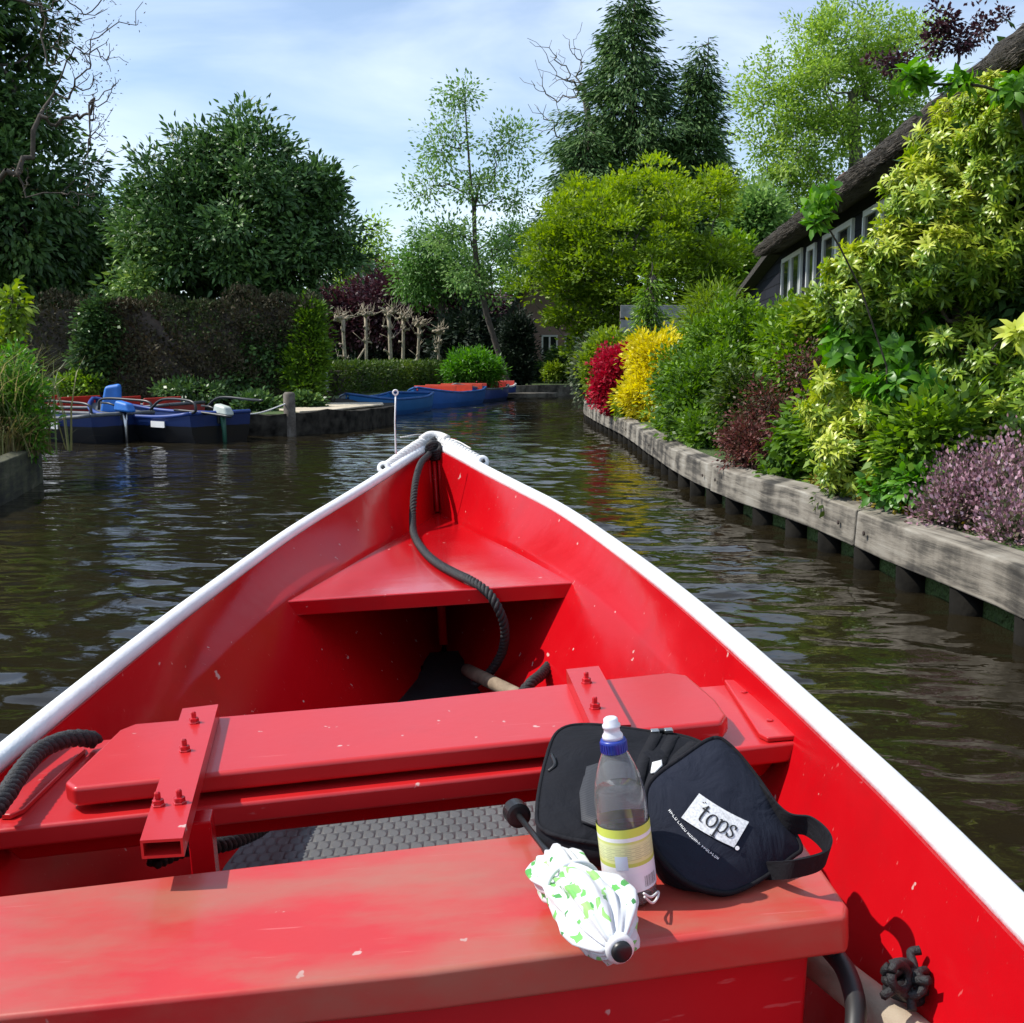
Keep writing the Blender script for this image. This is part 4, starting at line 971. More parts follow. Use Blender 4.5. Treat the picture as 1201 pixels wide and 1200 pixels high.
stroke([(.875, .33), (.868, .45)], .014, .014, lt); stroke([(.755, .63), (.763, .745)], .014, .014, lt)
for a0_, b0_ in ((.14, .17), (.17, .13)): stroke([(a0_-.012, b0_), (a0_+.012, b0_)], .02, .03, lt)
lt.build('lettering', M['ink'], logo)
reg = [(864.7+2.6*math.cos(a), 994.8+2.6*math.sin(a)) for a in np.linspace(0, 2*math.pi, 12, endpoint=False)]
flap_poly(reg, .0030, 'trade_mark_dot', M['white_paint'], bag)
# slogan line: one row of tiny white letters, four words
sl = MB(); rg = random.Random(2)
words = [(784.5, 949.5, 794, 962, 4), (795, 963, 805, 975.5, 4), (806, 976.5, 821.5, 991, 6), (823, 992, 843, 1007.5, 8)]
for x0, y0, x1, y1, k in words:
    L_ = math.hypot(x1-x0, y1-y0); tx, ty = (x1-x0)/L_, (y1-y0)/L_; nx, ny = -ty, tx
    for i in range(k):
        s0 = (i+.14)/k*L_; s1 = (i+.86)/k*L_; hgt = rg.uniform(1.3, 1.6)
        def q4(a, b, c, d): sl.add([onflap(x0+tx*u_+nx*v_, y0+ty*u_+ny*v_, .0026) for u_, v_ in ((a, c), (b, c), (b, d), (a, d))], [(0, 1, 2, 3)])
        q4(s0, s0+.55, -hgt, hgt); q4(s0+.55, s1, hgt-.6, hgt) if rg.random() < .6 else q4(s0+.55, s1, -.35, .35)
        if rg.random() < .6: q4(s1-.55, s1, -hgt, hgt)
sl.build('slogan', M['white_paint'], bag)
# carrying strap looped out on the right, standing on edge
st = [pp(890, 930, -.010), tuple(bz(920, 962, .060)), tuple(bz(948, 968, .058)), tuple(bz(968, 984, .055)), tuple(bz(973, 1000, .050)), tuple(bz(962, 1012, .044)), tuple(bz(930, 1020, .038)), pp(893, 1022, -.012)]
def wide_band(pts, wv, th, name, mat, parent):
    P = np.array(spline(pts, 10)); T = nrm(np.gradient(P, axis=0)); wv = np.array(wv, float); V = []
    for p, t in zip(P, T):
        U = nrm(np.cross(t, wv))
        for a, b in ((-.5, 0), (.5, 0), (.5, 1), (-.5, 1)): V.append(p+wv*a+U*b*th)
    n = len(P); return MB().add(V, [(i*4+k, i*4+(k+1) % 4, (i+1)*4+(k+1) % 4, (i+1)*4+k) for i in range(n-1) for k in range(4)] + [(3, 2, 1, 0), tuple(range((n-1)*4, n*4))]).build(name, mat, parent)
wide_band(st, (.004, -.012, .030), .0028, 'carrying_strap', M['webbing'], bag)
# ------------------------------------------------------------------ banks
bb = empty('bank_boards', 'dark wet timber boards holding the near left bank below the reeds', 'bank edging', (-4.2, 9.6, 0))
edge_beam('boards', off([(-13, 10.6), (-8, 10.3), (-4.55, 10.1), (-4.25, 9.8), (-3.9, 8.3), (-3.75, 5), (-3.7, 0)][::-1], (-4.2, 9.6)), [(-.05, -.5), (-.05, .33), (.08, .335), (.08, -.5)], M['mossy_board'], bb)
sb2 = empty('stone_bank', 'low dark stone bank behind the moored boats on the left', 'bank edging', (-3.3, 15.9, 0))
stone = plain('wet_stone', (.036, .032, .026), .95, var=.85, scale=7, bump=1.0, bscale=7, spec=.15)
edge_beam('stone_edge', off([(-13, 19.3), (-8, 18.95), (-4.3, 18.6), (-3.78, 15.85), (-3.3, 15.9), (-2.75, 16.6), (-2.2, 18.6), (-2.35, 19.4), (-3.7, 20.5)], (-3.3, 15.9)), [(.06, -.5), (.07, .24), (.03, .30), (-.25, .315), (-.25, -.5)], stone, sb2, wob=.025)
fb = empty('far_bank_boards', 'dark timber edging of the far bank where the canal bends', 'bank edging', (0, 31, 0))
edge_beam('boards', off([(-2.2, 26.8), (-1.7, 29), (-.95, 30.6), (-.2, 31.6), (1.2, 32.6), (3.2, 33.6), (8, 34.5)], (0, 31)), [(.05, -.5), (.05, .32), (-.08, .32), (-.08, -.5)], M['old_wood'], fb)
ld = empty('landing_stage', 'sandy wooden landing stage on the left bank beside the blue boats', 'landing stage', (-2.8, 17.6, 0))
slab([(x+2.8, y-17.6) for x, y in ((-2.26, 19.3), (-2.16, 18.6), (-2.72, 16.62), (-3.1, 16.1), (-3.55, 16.8), (-3.45, 19.2))], .335, .03).build('deck', plain('sandy_boards', (.50, .43, .32), .9, var=.25, scale=4, bump=.5, bscale=30), ld, bev=.01)
slab([(x+2.8, y-17.6) for x, y in ((-2.3, 19.2), (-2.22, 18.6), (-2.78, 16.7), (-3.1, 16.2), (-3.5, 16.9), (-3.4, 19.1))], .305, .2).build('base', stone, ld)
def post(x, y, z0, z1, r, label, mat, name='mooring_post', cat='post'):
    mb = MB(); n = 9; rg = random.Random(int(x*100)); V = []
    for z, k in ((z0, 1.05), ((z0+z1)/2, 1.0), (z1-.03, .95), (z1, .7)):
        for i in range(n):
            q = 2*math.pi*i/n; rr = r*k*(1+rg.uniform(-.08, .08)); V.append((rr*math.cos(q), rr*math.sin(q), z))
    mb.add(V, [(i*n+k, i*n+(k+1) % n, (i+1)*n+(k+1) % n, (i+1)*n+k) for i in range(3) for k in range(n)] + [tuple(range(3*n, 4*n))])
    o = mb.build(name, mat, None, True); o.location = (x, y, 0); return tag(o, label, cat)
p = W(340, 490, 15.75); post(p[0], p[1], -.6, .62, .09, 'weathered wooden mooring post at the water by the stone bank', M['old_wood'])
p = W(382, 450, 22.2); post(p[0], p[1], .2, .82, .05, 'pale slanting post at the end of the low clipped hedge', plain('pale_post', (.36, .36, .34), .8, var=.2), 'marker_post')

# ------------------------------------------------------------------ moored boats
def paint2(name, top, low, zsplit):
    m, nt, b = newmat(name); N = nt.nodes.new; L = nt.links.new
    tc = N('ShaderNodeTexCoord'); sp = N('ShaderNodeSeparateXYZ'); L(tc.outputs['Object'], sp.inputs[0])
    no = N('ShaderNodeTexNoise'); no.inputs['Scale'].default_value = 4; no.inputs['Detail'].default_value = 6; L(tc.outputs['Object'], no.inputs['Vector'])
    md = N('ShaderNodeMath'); md.operation = 'MULTIPLY_ADD'; md.inputs[1].default_value = .02; L(no.outputs['Fac'], md.inputs[0]); L(sp.outputs['Z'], md.inputs[2])
    gt = N('ShaderNodeMath'); gt.operation = 'GREATER_THAN'; gt.inputs[1].default_value = zsplit; L(md.outputs[0], gt.inputs[0])
    mx = N('ShaderNodeMix'); mx.data_type = 'RGBA'; L(gt.outputs[0], mx.inputs[0]); mx.inputs[6].default_value = (*low, 1); mx.inputs[7].default_value = (*top, 1)
    hs = N('ShaderNodeMix'); hs.data_type = 'RGBA'; hs.blend_type = 'MULTIPLY'; hs.inputs[0].default_value = .5; L(mx.outputs[2], hs.inputs[6]); L(ramp(nt, [(.4, .4, .4), (1, 1, 1)], no.outputs['Fac']), hs.inputs[7])
    L(hs.outputs[2], b.inputs['Base Color']); b.inputs['Roughness'].default_value = .4; return m
HULLS = {'dark': paint2('dark_hull', (.012, .035, .15), (.008, .009, .012), .23), 'blue': paint2('blue_hull', (.02, .13, .46), (.014, .09, .34), .12),
         'navy': paint2('navy_hull', (.015, .05, .26), (.008, .02, .08), .1), 'red': paint2('red_hull', (.34, .02, .02), (.02, .02, .025), .2), 'light': paint2('light_blue_hull', (.03, .19, .50), (.02, .12, .38), .1)}
M['grey_in'] = plain('boat_inside', (.10, .11, .12), .6, var=.3)
M['blue_in'] = plain('boat_inside_blue', (.02, .10, .32), .5, var=.3)
M['red_bench'] = plain('red_bench', (.42, .03, .02), .5, var=.2)
M['orange_bench'] = plain('orange_bench', (.62, .06, .02), .5, var=.2)
def small_boat(label, stern, bow, width, H, hull, rim, inside, bench, group, nb=3, backs=False, raise_=.18):
    s = np.array(stern, float); e = np.array(bow, float); d = e-s; Lh = np.linalg.norm(d)
    r = empty('moored_boat', label, 'boat', (s[0], s[1], 0), math.atan2(d[1], d[0]), group)
    ts = np.linspace(0, 1, 22); wf = lambda t: width/2*np.interp(t, [0, .15, .4, .65, .82, .93, 1], [.80, .92, 1, .93, .68, .36, .04])
    zf = lambda t: H + raise_*np.clip((t-.6)/.4, 0, 1)**2 + .06*np.clip((.25-t)/.25, 0, 1)**2
    V = []; sec = [(1.0, 1.0), (.93, .5), (.74, .0), (.0, 0.0)]
    for t in ts:
        w, h = wf(t), zf(t); lo = -.12 + .30*np.clip((t-.8)/.2, 0, 1)**2
        pts = [(w*a, lo+(h-lo)*b) for a, b in sec]; x = t*Lh
        for (a, z) in pts: V.append((x+.0, a, z))
        for (a, z) in pts[-2::-1]: V.append((x, -a, z))
    n = 7; Fc = [(i*n+k, (i+1)*n+k, (i+1)*n+k+1, i*n+k+1) for i in range(21) for k in range(n-1)] + [tuple(range(n))]
    me = bpy.data.meshes.new('hull'); me.from_pydata(V, [], Fc); o = link('hull', me, HULLS[hull], r, True)
    m = o.modifiers.new('solid', 'SOLIDIFY'); m.thickness = .03; m.offset = 0; es = o.modifiers.new('split', 'EDGE_SPLIT'); es.split_angle = R(28)
    MB().tube([(t*Lh, wf(t), zf(t)+.01) for t in ts]+[(t*Lh, -wf(t), zf(t)+.01) for t in ts[::-1]]+[(0, wf(0), zf(0)+.01)], .028, 6).build('gunwale', rim, r, True)
    fl = [(t*Lh, wf(t)*.72) for t in np.linspace(.02, .88, 9)]
    MB().prism([(x, -y, -.03) for x, y in fl]+[(x, y, -.03) for x, y in fl[::-1]], [(x, -y, .0) for x, y in fl]+[(x, y, .0) for x, y in fl[::-1]]).build('floor', inside, r)
    fd = [(t*Lh, wf(t)*.95, zf(t)-.04) for t in np.linspace(.80, .985, 6)]
    MB().prism([(x, -y, z-.02) for x, y, z in fd]+[(x, y, z-.02) for x, y, z in fd[::-1]], [(x, -y, z) for x, y, z in fd]+[(x, y, z) for x, y, z in fd[::-1]]).build('foredeck', inside, r)
    for k in range(nb):
        t = .14+.56*k/max(1, nb-1); b = MB().box((t*Lh, 0, H-.10), (.30, 2*wf(t)*.93, .035)).build('bench', bench, r, bev=.008)
        if backs: MB().box((t*Lh-.13, 0, H+.06), (.03, 2*wf(t)*.9, .20), Matrix.Rotation(R(-8), 3, 'Y')).build('backrest', bench, r, bev=.008)
    return r, Lh, wf, zf
def number_plate(r, x, y, z, w, h, mat):
    MB().box((x, y, z), (w, .012, h)).build('name_board', mat, r)
def outboard(r, x, z, cover, legmat):
    m = empty('outboard_motor'); m.parent = r; m.location = (x, 0, z-.05); m.scale = (.8, .8, .8)
    prof = [(.03, .0), (.11, .01), (.125, .06), (.125, .17), (.10, .24), (.05, .27), (.004, .275)]
    c = MB().prism([(-.22, -.10, .0), (.16, -.10, .02), (.16, .10, .02), (-.22, .10, .0)], [(-.15, -.08, .15), (.13, -.08, .20), (.13, .08, .20), (-.15, .08, .15)]).build('motor_cover', cover, m); bevel(c, .045, 3)
    MB().tube([(0, 0, .01), (-.03, 0, -.25), (-.05, 0, -.75)], [.05, .035, .03], 10).build('shaft', legmat, m, True)
    MB().tube([(.1, 0, .08), (.35, 0, .14), (.55, 0, .15)], [.018, .016, .02], 8).build('tiller', M['dark'], m, True)
    MB().box((.06, 0, -.06), (.10, .16, .14)).build('clamp', M['dark'], m, bev=.01)
def rail(r, pts, name='hand_rail'):
    MB().tube(spline(pts, 5), .018, 8).build(name, M['dark'], r, True)
G1 = 'rental boats moored on the left'; G2 = 'blue boats moored along the bank'
r, Lh, wf, zf = small_boat('dark blue moored boat with white name board and blue motor cover, beside the reeds', (-5.15, 14.6), (-8.6, 16.6), 1.3, .30, 'dark', M['grey_in'], M['grey_in'], M['grey_in'], G1)
number_plate(r, .72, wf(.2)+.02, .23, .42, .09, M['white_paint']); number_plate(r, .72, -wf(.2)-.02, .23, .42, .09, M['white_paint'])
blue_cloth = plain('blue_cover', (.02, .16, .55), .55, var=.2)
outboard(r, -.02, .44, blue_cloth, M['steel'])
rail(r, [(.0, .5, .37), (.05, .5, .50), (.4, .5, .53), (1.0, .5, .53), (1.08, .5, .38)]); rail(r, [(.0, -.5, .37), (.05, -.5, .50), (.4, -.5, .53), (1.0, -.5, .53), (1.08, -.5, .38)])
r, Lh, wf, zf = small_boat('dark blue moored boat with black rails and pale motor cover, beside the mooring post', (-3.85, 14.55), (-6.2, 16.4), 1.2, .32, 'dark', plain('blue_rim', (.015, .05, .24), .5), M['grey_in'], M['grey_in'], G1)
number_plate(r, .55, wf(.2)+.02, .24, .30, .08, M['white_paint'])
outboard(r, -.05, .40, plain('pale_cover', (.50, .55, .50), .5, var=.2), plain('green_leg', (.02, .10, .06), .5))
rail(r, [(.0, .45, .39), (-.1, .45, .44), (.0, .45, .55), (.6, .45, .56), (.9, .45, .42)]); rail(r, [(-.5, -.3, .55), (.0, -.45, .55), (.6, -.45, .56), (.9, -.45, .42)])
rail(r, [(-.55, .25, .36), (.0, .3, .40), (.5, .35, .42)], 'push_bar')
small_boat('boat with dark red bench backs moored between the dark blue boats and the hedge', (-5.0, 17.0), (-8.9, 18.1), 1.2, .34, 'red', M['grey_in'], M['grey_in'], M['red_bench'], G1, 4, True, .1)
pa, pb = W(340, 472, 15.75), np.array([-3.95, 14.75, .40]); tag(MB().tube(spline([tuple(pa), tuple((pa+pb)/2-np.array([0, 0, .10])), tuple(pb)], 8), .011, 6).build('mooring_line', M['white_rope'], None, True), 'pale mooring line slung between the wooden post and the nearest moored boat', 'rope')
bx = MB().prism([(-.17, -.08, -.1), (.13, -.08, -.1), (.13, .08, -.1), (-.17, .08, -.1)], [(-.09, -.05, .30), (.15, -.05, .34), (.15, .05, .34), (-.09, .05, .30)])
o = bx.build('tarpaulin_bundle', blue_cloth, None, bev=.05); p = W(131, 468, 16.0); o.location = (p[0], p[1], .40); tag(o, 'upright blue tarpaulin bundle standing behind the blue motor cover', 'tarpaulin')
small_boat('light blue open boat nearest the sandy landing stage', (-2.15, 23.6), (-3.05, 20.5), 1.25, .30, 'light', M['blue_in'], M['blue_in'], M['blue_in'], G2, 3, False, .13)
small_boat('mid blue boat with orange red bench backs, between light blue and navy boats', (-1.15, 27.6), (-2.05, 23.9), 1.3, .32, 'blue', M['blue_in'], M['blue_in'], M['orange_bench'], G2, 3, True, .14)
small_boat('navy boat with crimson bench backs moored behind the mid blue boat', (-.55, 29.8), (-1.35, 26.7), 1.2, .32, 'navy', M['grey_in'], M['grey_in'], M['red_bench'], G2, 3, True, .15)
small_boat('farthest dark blue boat with white stern, beside the grass at the bend', (-.25, 31.0), (-1.05, 29.4), 1.0, .32, 'navy', M['white_paint'], M['grey_in'], M['red_bench'], G2, 2, True, .1)
o = slab([(-.55, -.5), (.75, -.3), (.85, .25), (-.5, .4)], .16, .12).build('floating_jetty', M['old_wood'], None, bev=.01); o.location = (.42, 30.3, 0); tag(o, 'flat dark floating jetty in front of the far grass bank', 'jetty')

# ------------------------------------------------------------------ leaf colours
LM = {}
LM['laurel'] = leafmat('laurel_leaf', [(0.031, 0.069, 0.022), (0.056, 0.125, 0.035), (0.094, 0.194, 0.044), (0.163, 0.288, 0.062), (0.350, 0.475, 0.088)], .48, .2, .4)
LM['conifer'] = leafmat('conifer_leaf', [(0.036, 0.084, 0.026), (0.060, 0.126, 0.036), (0.096, 0.180, 0.048), (0.144, 0.240, 0.060)], .6, .15)
LM['ivy'] = leafmat('ivy_leaf', [(0.026, 0.062, 0.023), (0.052, 0.111, 0.033), (0.091, 0.176, 0.042), (0.195, 0.299, 0.065)], .4, .2)
LM['magnolia'] = leafmat('yellow_green_leaf', [(.08, .15, .014), (.18, .28, .022), (.30, .42, .03), (.45, .54, .045)], .5, .38)
LM['spring'] = leafmat('spring_leaf', [(.15, .26, .035), (.24, .38, .055), (.34, .48, .085), (.42, .55, .13)], .5, .45)
LM['alder'] = leafmat('alder_leaf', [(.09, .20, .05), (.15, .28, .07), (.23, .37, .10), (.30, .44, .15)], .5, .4)
LM['willow'] = leafmat('willow_leaf', [(.07, .16, .03), (.11, .23, .045), (.15, .30, .06)], .5, .4)
LM['purple'] = leafmat('purple_leaf', [(.022, .008, .014), (.045, .014, .024), (.07, .024, .033), (.10, .045, .045)], .5, .25)
LM['green'] = leafmat('green_leaf', [(.05, .11, .015), (.10, .20, .02), (.19, .33, .028), (.30, .44, .04)], .42, .33)
LM['lime'] = leafmat('lime_leaf', [(.12, .20, .02), (.22, .32, .03), (.36, .44, .05)], .45, .35)
LM['yellow'] = leafmat('yellow_leaf', [(.40, .36, .015), (.62, .54, .02), (.80, .70, .03), (.86, .78, .08)], .5, .35)
LM['azalea'] = leafmat('azalea_bloom', [(.14, .14, .02), (.36, .015, .03), (.48, .022, .05), (.56, .05, .09)], .5, .3)
LM['pieris'] = leafmat('pieris_leaf', [(.045, .11, .014), (.11, .22, .022), (.27, .40, .035), (.50, .56, .06), (.72, .72, .18)], .36, .28, .5)
LM['bright'] = leafmat('bright_leaf', [(.045, .14, .014), (.08, .23, .02), (.14, .33, .03), (.24, .44, .05)], .38, .38, .45)
LM['barberry'] = leafmat('barberry_leaf', [(.05, .085, .018), (.09, .06, .03), (.15, .045, .04), (.24, .08, .07)], .5, .25)
LM['heather'] = leafmat('heather_bloom', [(.06, .10, .035), (.12, .12, .055), (.30, .15, .19), (.55, .33, .41), (.70, .54, .60)], .6, .2)
LM['brown'] = leafmat('browned_hedge', [(0.022, 0.042, 0.014), (0.053, 0.048, 0.024), (0.084, 0.064, 0.034), (0.045, 0.070, 0.021), (0.070, 0.112, 0.025)], .8, .1)
LM['hedge'] = leafmat('hedge_leaf', [(.035, .07, .012), (.075, .13, .018), (.14, .20, .025)], .5, .3)
LM['yew'] = leafmat('yew_leaf', [(0.009, 0.018, 0.011), (0.015, 0.030, 0.015), (0.027, 0.045, 0.019)], .6, .1)
LM['reed'] = leafmat('reed_blade', [(.07, .12, .03), (.13, .19, .05), (.24, .25, .09), (.38, .31, .15)], .5, .35)
LM['moss'] = leafmat('moss', [(.10, .09, .015), (.22, .17, .02), (.32, .24, .03)], .8, .2)
LM['grey'] = leafmat('grey_green_leaf', [(.05, .08, .035), (.10, .14, .07), (.20, .22, .13)], .5, .25)
def plant(name, label, cat, base, blobs, ncl, m, cr, L, asp, lm, seed, group=None, shape='rhomb', style='tuft', trunk=None, rtip=.006, rmax=None, bark=None, shell=(.55, 1.02), lump=.2,
          out=.6, droop=.1, upb=.7, flat=.8, zmin=.3, wood=True, sub=1.0, lrb=None, keep=.62, core=0, crown='crown', stem='trunk', spread=.8, jit=.06, nsk=None, power=2.3, groups=0, gr=.3):
    rng = np.random.default_rng(seed); base = np.array(base, float)
    r = empty(name, label, cat, tuple(base), 0, group)
    P, O = blob_clumps(blobs, ncl, rng, shell, lump, zmin, keep, groups, gr)
    if style == 'rosette': Q, D, Nn = rosette(P, O, m, rng, droop=droop)
    else: Q, D, Nn = tuft(P, O, m, cr, rng, out, droop, upb, flat, spread)
    n = len(Q); cl = rng.random(len(P))
    if lrb is not None: cl = np.clip(lrb(P, O, cl), 0, 1)
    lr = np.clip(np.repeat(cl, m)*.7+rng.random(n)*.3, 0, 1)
    Ls = L*rng.uniform(.7, 1.25, n)
    leaf_mesh(crown, Q-base, D, Nn, Ls, Ls*asp, lr, LM[lm] if isinstance(lm, str) else lm, r, shape)
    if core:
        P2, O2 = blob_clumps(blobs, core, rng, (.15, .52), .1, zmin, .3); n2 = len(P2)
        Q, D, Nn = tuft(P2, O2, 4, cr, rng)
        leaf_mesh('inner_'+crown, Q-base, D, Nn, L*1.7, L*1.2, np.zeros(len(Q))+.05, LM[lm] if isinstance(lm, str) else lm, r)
    if wood:
        k = len(P) if nsk is None else min(nsk, len(P)); sel = rng.permutation(len(P))[:k]
        tr = trunk if trunk is not None else [(base[0], base[1], base[2]-.1), (base[0], base[1], base[2]+.12)]
        A = P[sel]-O[sel]*cr*.3
        sk = skeleton(stem, [np.array(t)-base for t in tr], A-base, rng, bark or M['bark_dark'], r, rtip, rmax, jit=jit, power=power)
    return r
def ground_at(px, Y): p = W(px, 430, Y); return (p[0], p[1], GZ)
def tr_px(pts, Y): return [W(x, y, Y) for x, y in pts]

# ------------------------------------------------------------------ trees
Y = 20.8
plant('laurel_tree', 'dense dark green broad leaved evergreen tree rising above the browned hedge', 'tree', ground_at(285, Y),
      [pblob(272, 190, 50, 44, Y), pblob(212, 232, 54, 42, Y), pblob(335, 238, 54, 44, Y), pblob(272, 262, 92, 60, Y), pblob(180, 290, 36, 36, Y, .9), pblob(378, 262, 28, 26, Y), pblob(240, 318, 92, 36, Y), pblob(340, 310, 50, 36, Y), pblob(388, 222, 18, 26, Y), pblob(318, 178, 20, 22, Y), pblob(400, 300, 18, 20, Y), pblob(168, 250, 22, 22, Y)],
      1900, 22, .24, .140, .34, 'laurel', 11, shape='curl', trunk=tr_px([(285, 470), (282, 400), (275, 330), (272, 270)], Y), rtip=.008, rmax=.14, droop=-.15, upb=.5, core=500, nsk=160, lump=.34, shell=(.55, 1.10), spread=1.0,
      lrb=lambda P, O, c: c*.62+.45*np.clip((P[:, 0] < -6.4)*(P[:, 2] < 3.3)*1.0, 0, 1), groups=130, gr=.40)  # lower left leaves paler: a sunlit patch put into the leaf colour
Y = 23
plant('ivy_clad_conifer', 'tall dark conifer overgrown with ivy at the left edge', 'tree', ground_at(-50, Y),
      [pblob(-40, 40, 88, 190, Y), pblob(-20, 230, 118, 120, Y), pblob(20, 300, 95, 80, Y), pblob(-30, -160, 60, 120, Y)],
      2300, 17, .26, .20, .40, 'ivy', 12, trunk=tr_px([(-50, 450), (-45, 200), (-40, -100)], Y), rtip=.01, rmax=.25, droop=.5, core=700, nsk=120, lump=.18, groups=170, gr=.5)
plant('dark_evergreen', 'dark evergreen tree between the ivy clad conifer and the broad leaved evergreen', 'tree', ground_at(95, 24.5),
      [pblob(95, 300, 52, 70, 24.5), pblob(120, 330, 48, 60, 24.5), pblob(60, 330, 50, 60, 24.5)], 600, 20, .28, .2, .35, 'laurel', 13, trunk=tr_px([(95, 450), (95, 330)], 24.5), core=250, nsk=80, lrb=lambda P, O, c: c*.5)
def conifer(label, px, apex, basey, hw, Y, seed, n=900, m=14, leaf=.34, lm='conifer', group=None, name='conifer'):
    rng = np.random.default_rng(seed); k = Y/F; top = W(px, apex, Y); b0 = np.array(ground_at(px, Y)); base = b0.copy(); r = empty(name, label, 'tree', tuple(base), 0, group)
    H = top[2]-base[2]; fr = (W(px, basey, Y)[2]-base[2])/H; Rm = hw*k/(1-fr)**.85
    u = 1-np.sqrt(rng.random(n)); ub = max(0, (W(px, basey+70, Y)[2]-base[2])/H); u = ub+(1-ub)*u          # 0 at the base, 1 at the tip
    th = rng.uniform(0, 2*math.pi, n); lum = 1+.30*np.sin(th*3+u*17)+.20*np.sin(th*5-u*29)+.22*np.sin(u*75+2*np.sin(th*2))
    rad = Rm*(1-u)**.85*lum*np.sqrt(rng.uniform(.25, 1, n))+.08
    z = base[2]+H*u
    P = np.stack([top[0]+rad*np.cos(th), Y+rad*np.sin(th), z-.12*rad], 1); O = np.stack([np.cos(th), np.sin(th), -.25+0*th], 1)
    Q, D, Nn = tuft(P, O, m, leaf*1.25, rng, 1.0, .45, .8, .55, .5)
    L = leaf*rng.uniform(.6, 1.3, len(Q)); lr = np.repeat(rng.random(n), m)*.6+rng.random(len(Q))*.4
    leaf_mesh('crown', Q-base, D, Nn, L, L*.26, lr, LM[lm], r)
    sel = rng.permutation(n)[:200]; mb = MB().tube([(0, 0, -.2), (0, 0, H*.5), (0, 0, H*.99)], [min(.3, Rm*.11), min(.16, Rm*.06), .01], 8)
    for i in sel: mb.tube([(0, 0, z[i]-base[2]+.1), tuple(P[i]-base)], [.03, .008], 4, False)
    mb.build('trunk', M['bark_dark'], r)
    return r
conifer('tallest dark green conifer with drooping sprays above the yellow green tree', 738, -24, 230, 78, 36, 21, 1600, 30, .24)
conifer('shorter dark conifer standing right of the tallest conifer', 822, 40, 235, 32, 35, 22, 800, 30, .22)
conifer('low dark conifer at the left foot of the tallest conifer', 688, 140, 240, 34, 34.5, 23, 550, 28, .22)
Y = 27
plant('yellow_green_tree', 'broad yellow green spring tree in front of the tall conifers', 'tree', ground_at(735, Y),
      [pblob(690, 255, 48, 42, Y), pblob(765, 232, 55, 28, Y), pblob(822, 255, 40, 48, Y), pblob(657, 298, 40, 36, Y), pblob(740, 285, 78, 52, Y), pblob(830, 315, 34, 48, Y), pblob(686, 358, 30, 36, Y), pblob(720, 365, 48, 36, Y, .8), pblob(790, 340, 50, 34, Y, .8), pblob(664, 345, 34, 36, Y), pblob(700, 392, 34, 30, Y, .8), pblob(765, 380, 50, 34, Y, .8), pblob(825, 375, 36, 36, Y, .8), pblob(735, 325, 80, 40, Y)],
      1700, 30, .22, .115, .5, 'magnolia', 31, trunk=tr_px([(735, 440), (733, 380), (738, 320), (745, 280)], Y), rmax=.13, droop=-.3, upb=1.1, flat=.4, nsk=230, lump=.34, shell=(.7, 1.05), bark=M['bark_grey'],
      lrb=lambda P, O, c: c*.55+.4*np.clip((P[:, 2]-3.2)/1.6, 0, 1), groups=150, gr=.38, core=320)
Y = 31
al = [pblob(545, 108, 26, 20, Y), pblob(517, 172, 36, 26, Y), pblob(598, 172, 32, 24, Y), pblob(498, 220, 30, 15, Y), pblob(560, 215, 44, 24, Y), pblob(612, 232, 26, 14, Y), pblob(530, 275, 38, 22, Y), pblob(596, 290, 36, 28, Y), pblob(555, 325, 42, 24, Y), pblob(535, 130, 18, 14, Y)]
plant('slender_tree', 'slender leaning tree with sparse airy leaves behind the blue boats', 'tree', ground_at(597, Y), al, 380, 22, .30, .12, .5, 'alder', 41,
      trunk=tr_px([(598, 456), (588, 425), (571, 370), (561, 325), (557, 290), (556, 250), (551, 200), (548, 160), (545, 115)], Y), rtip=.0042, rmax=.085, shell=(.1, 1.1), keep=0, droop=.1, lump=.3, jit=.08, power=2.0, groups=80, gr=.42)
Y = 37
plant('willow', 'soft mid green tree left behind the slender leaning tree', 'tree', ground_at(515, Y), [pblob(508, 298, 36, 42, Y), pblob(490, 330, 30, 30, Y), pblob(540, 318, 30, 36, Y), pblob(598, 280, 20, 28, Y)], 420, 26, .36, .15, .4, 'willow', 42,
      trunk=tr_px([(518, 440), (518, 350), (512, 310)], Y), droop=.5, shell=(.2, 1.0), nsk=110, rmax=.12, groups=60, gr=.5)
Y = 40
plant('copper_beech', 'dark purple leaved tree behind the pollarded trunks', 'tree', ground_at(500, Y), [pblob(500, 350, 50, 42, Y), pblob(545, 375, 45, 50, Y), pblob(460, 365, 35, 40, Y)], 620, 26, .34, .17, .6, 'purple', 43, trunk=tr_px([(505, 440), (503, 360)], Y), core=260, nsk=90)
plant('purple_plum_tree', 'smaller purple leaved tree at the left end of the pollard row', 'tree', ground_at(420, 41), [pblob(418, 370, 34, 34, 41), pblob(440, 345, 26, 26, 41), pblob(385, 365, 22, 24, 41)], 420, 22, .34, .16, .6, 'purple', 44, trunk=tr_px([(420, 440), (420, 370)], 41), nsk=90, lrb=lambda P, O, c: c*.6+.35)
Y = 46
plant('pale_spring_tree', 'thin pale yellow green tree seen beyond the broad leaved evergreen', 'tree', ground_at(428, Y), [pblob(428, 300, 24, 34, Y), pblob(450, 315, 18, 26, Y), pblob(405, 330, 30, 26, Y), pblob(440, 270, 12, 18, Y)], 260, 18, .4, .17, .5, 'spring', 45, trunk=tr_px([(428, 440), (428, 320), (430, 270)], Y), shell=(.1, 1), keep=0, nsk=150)
Y = 40
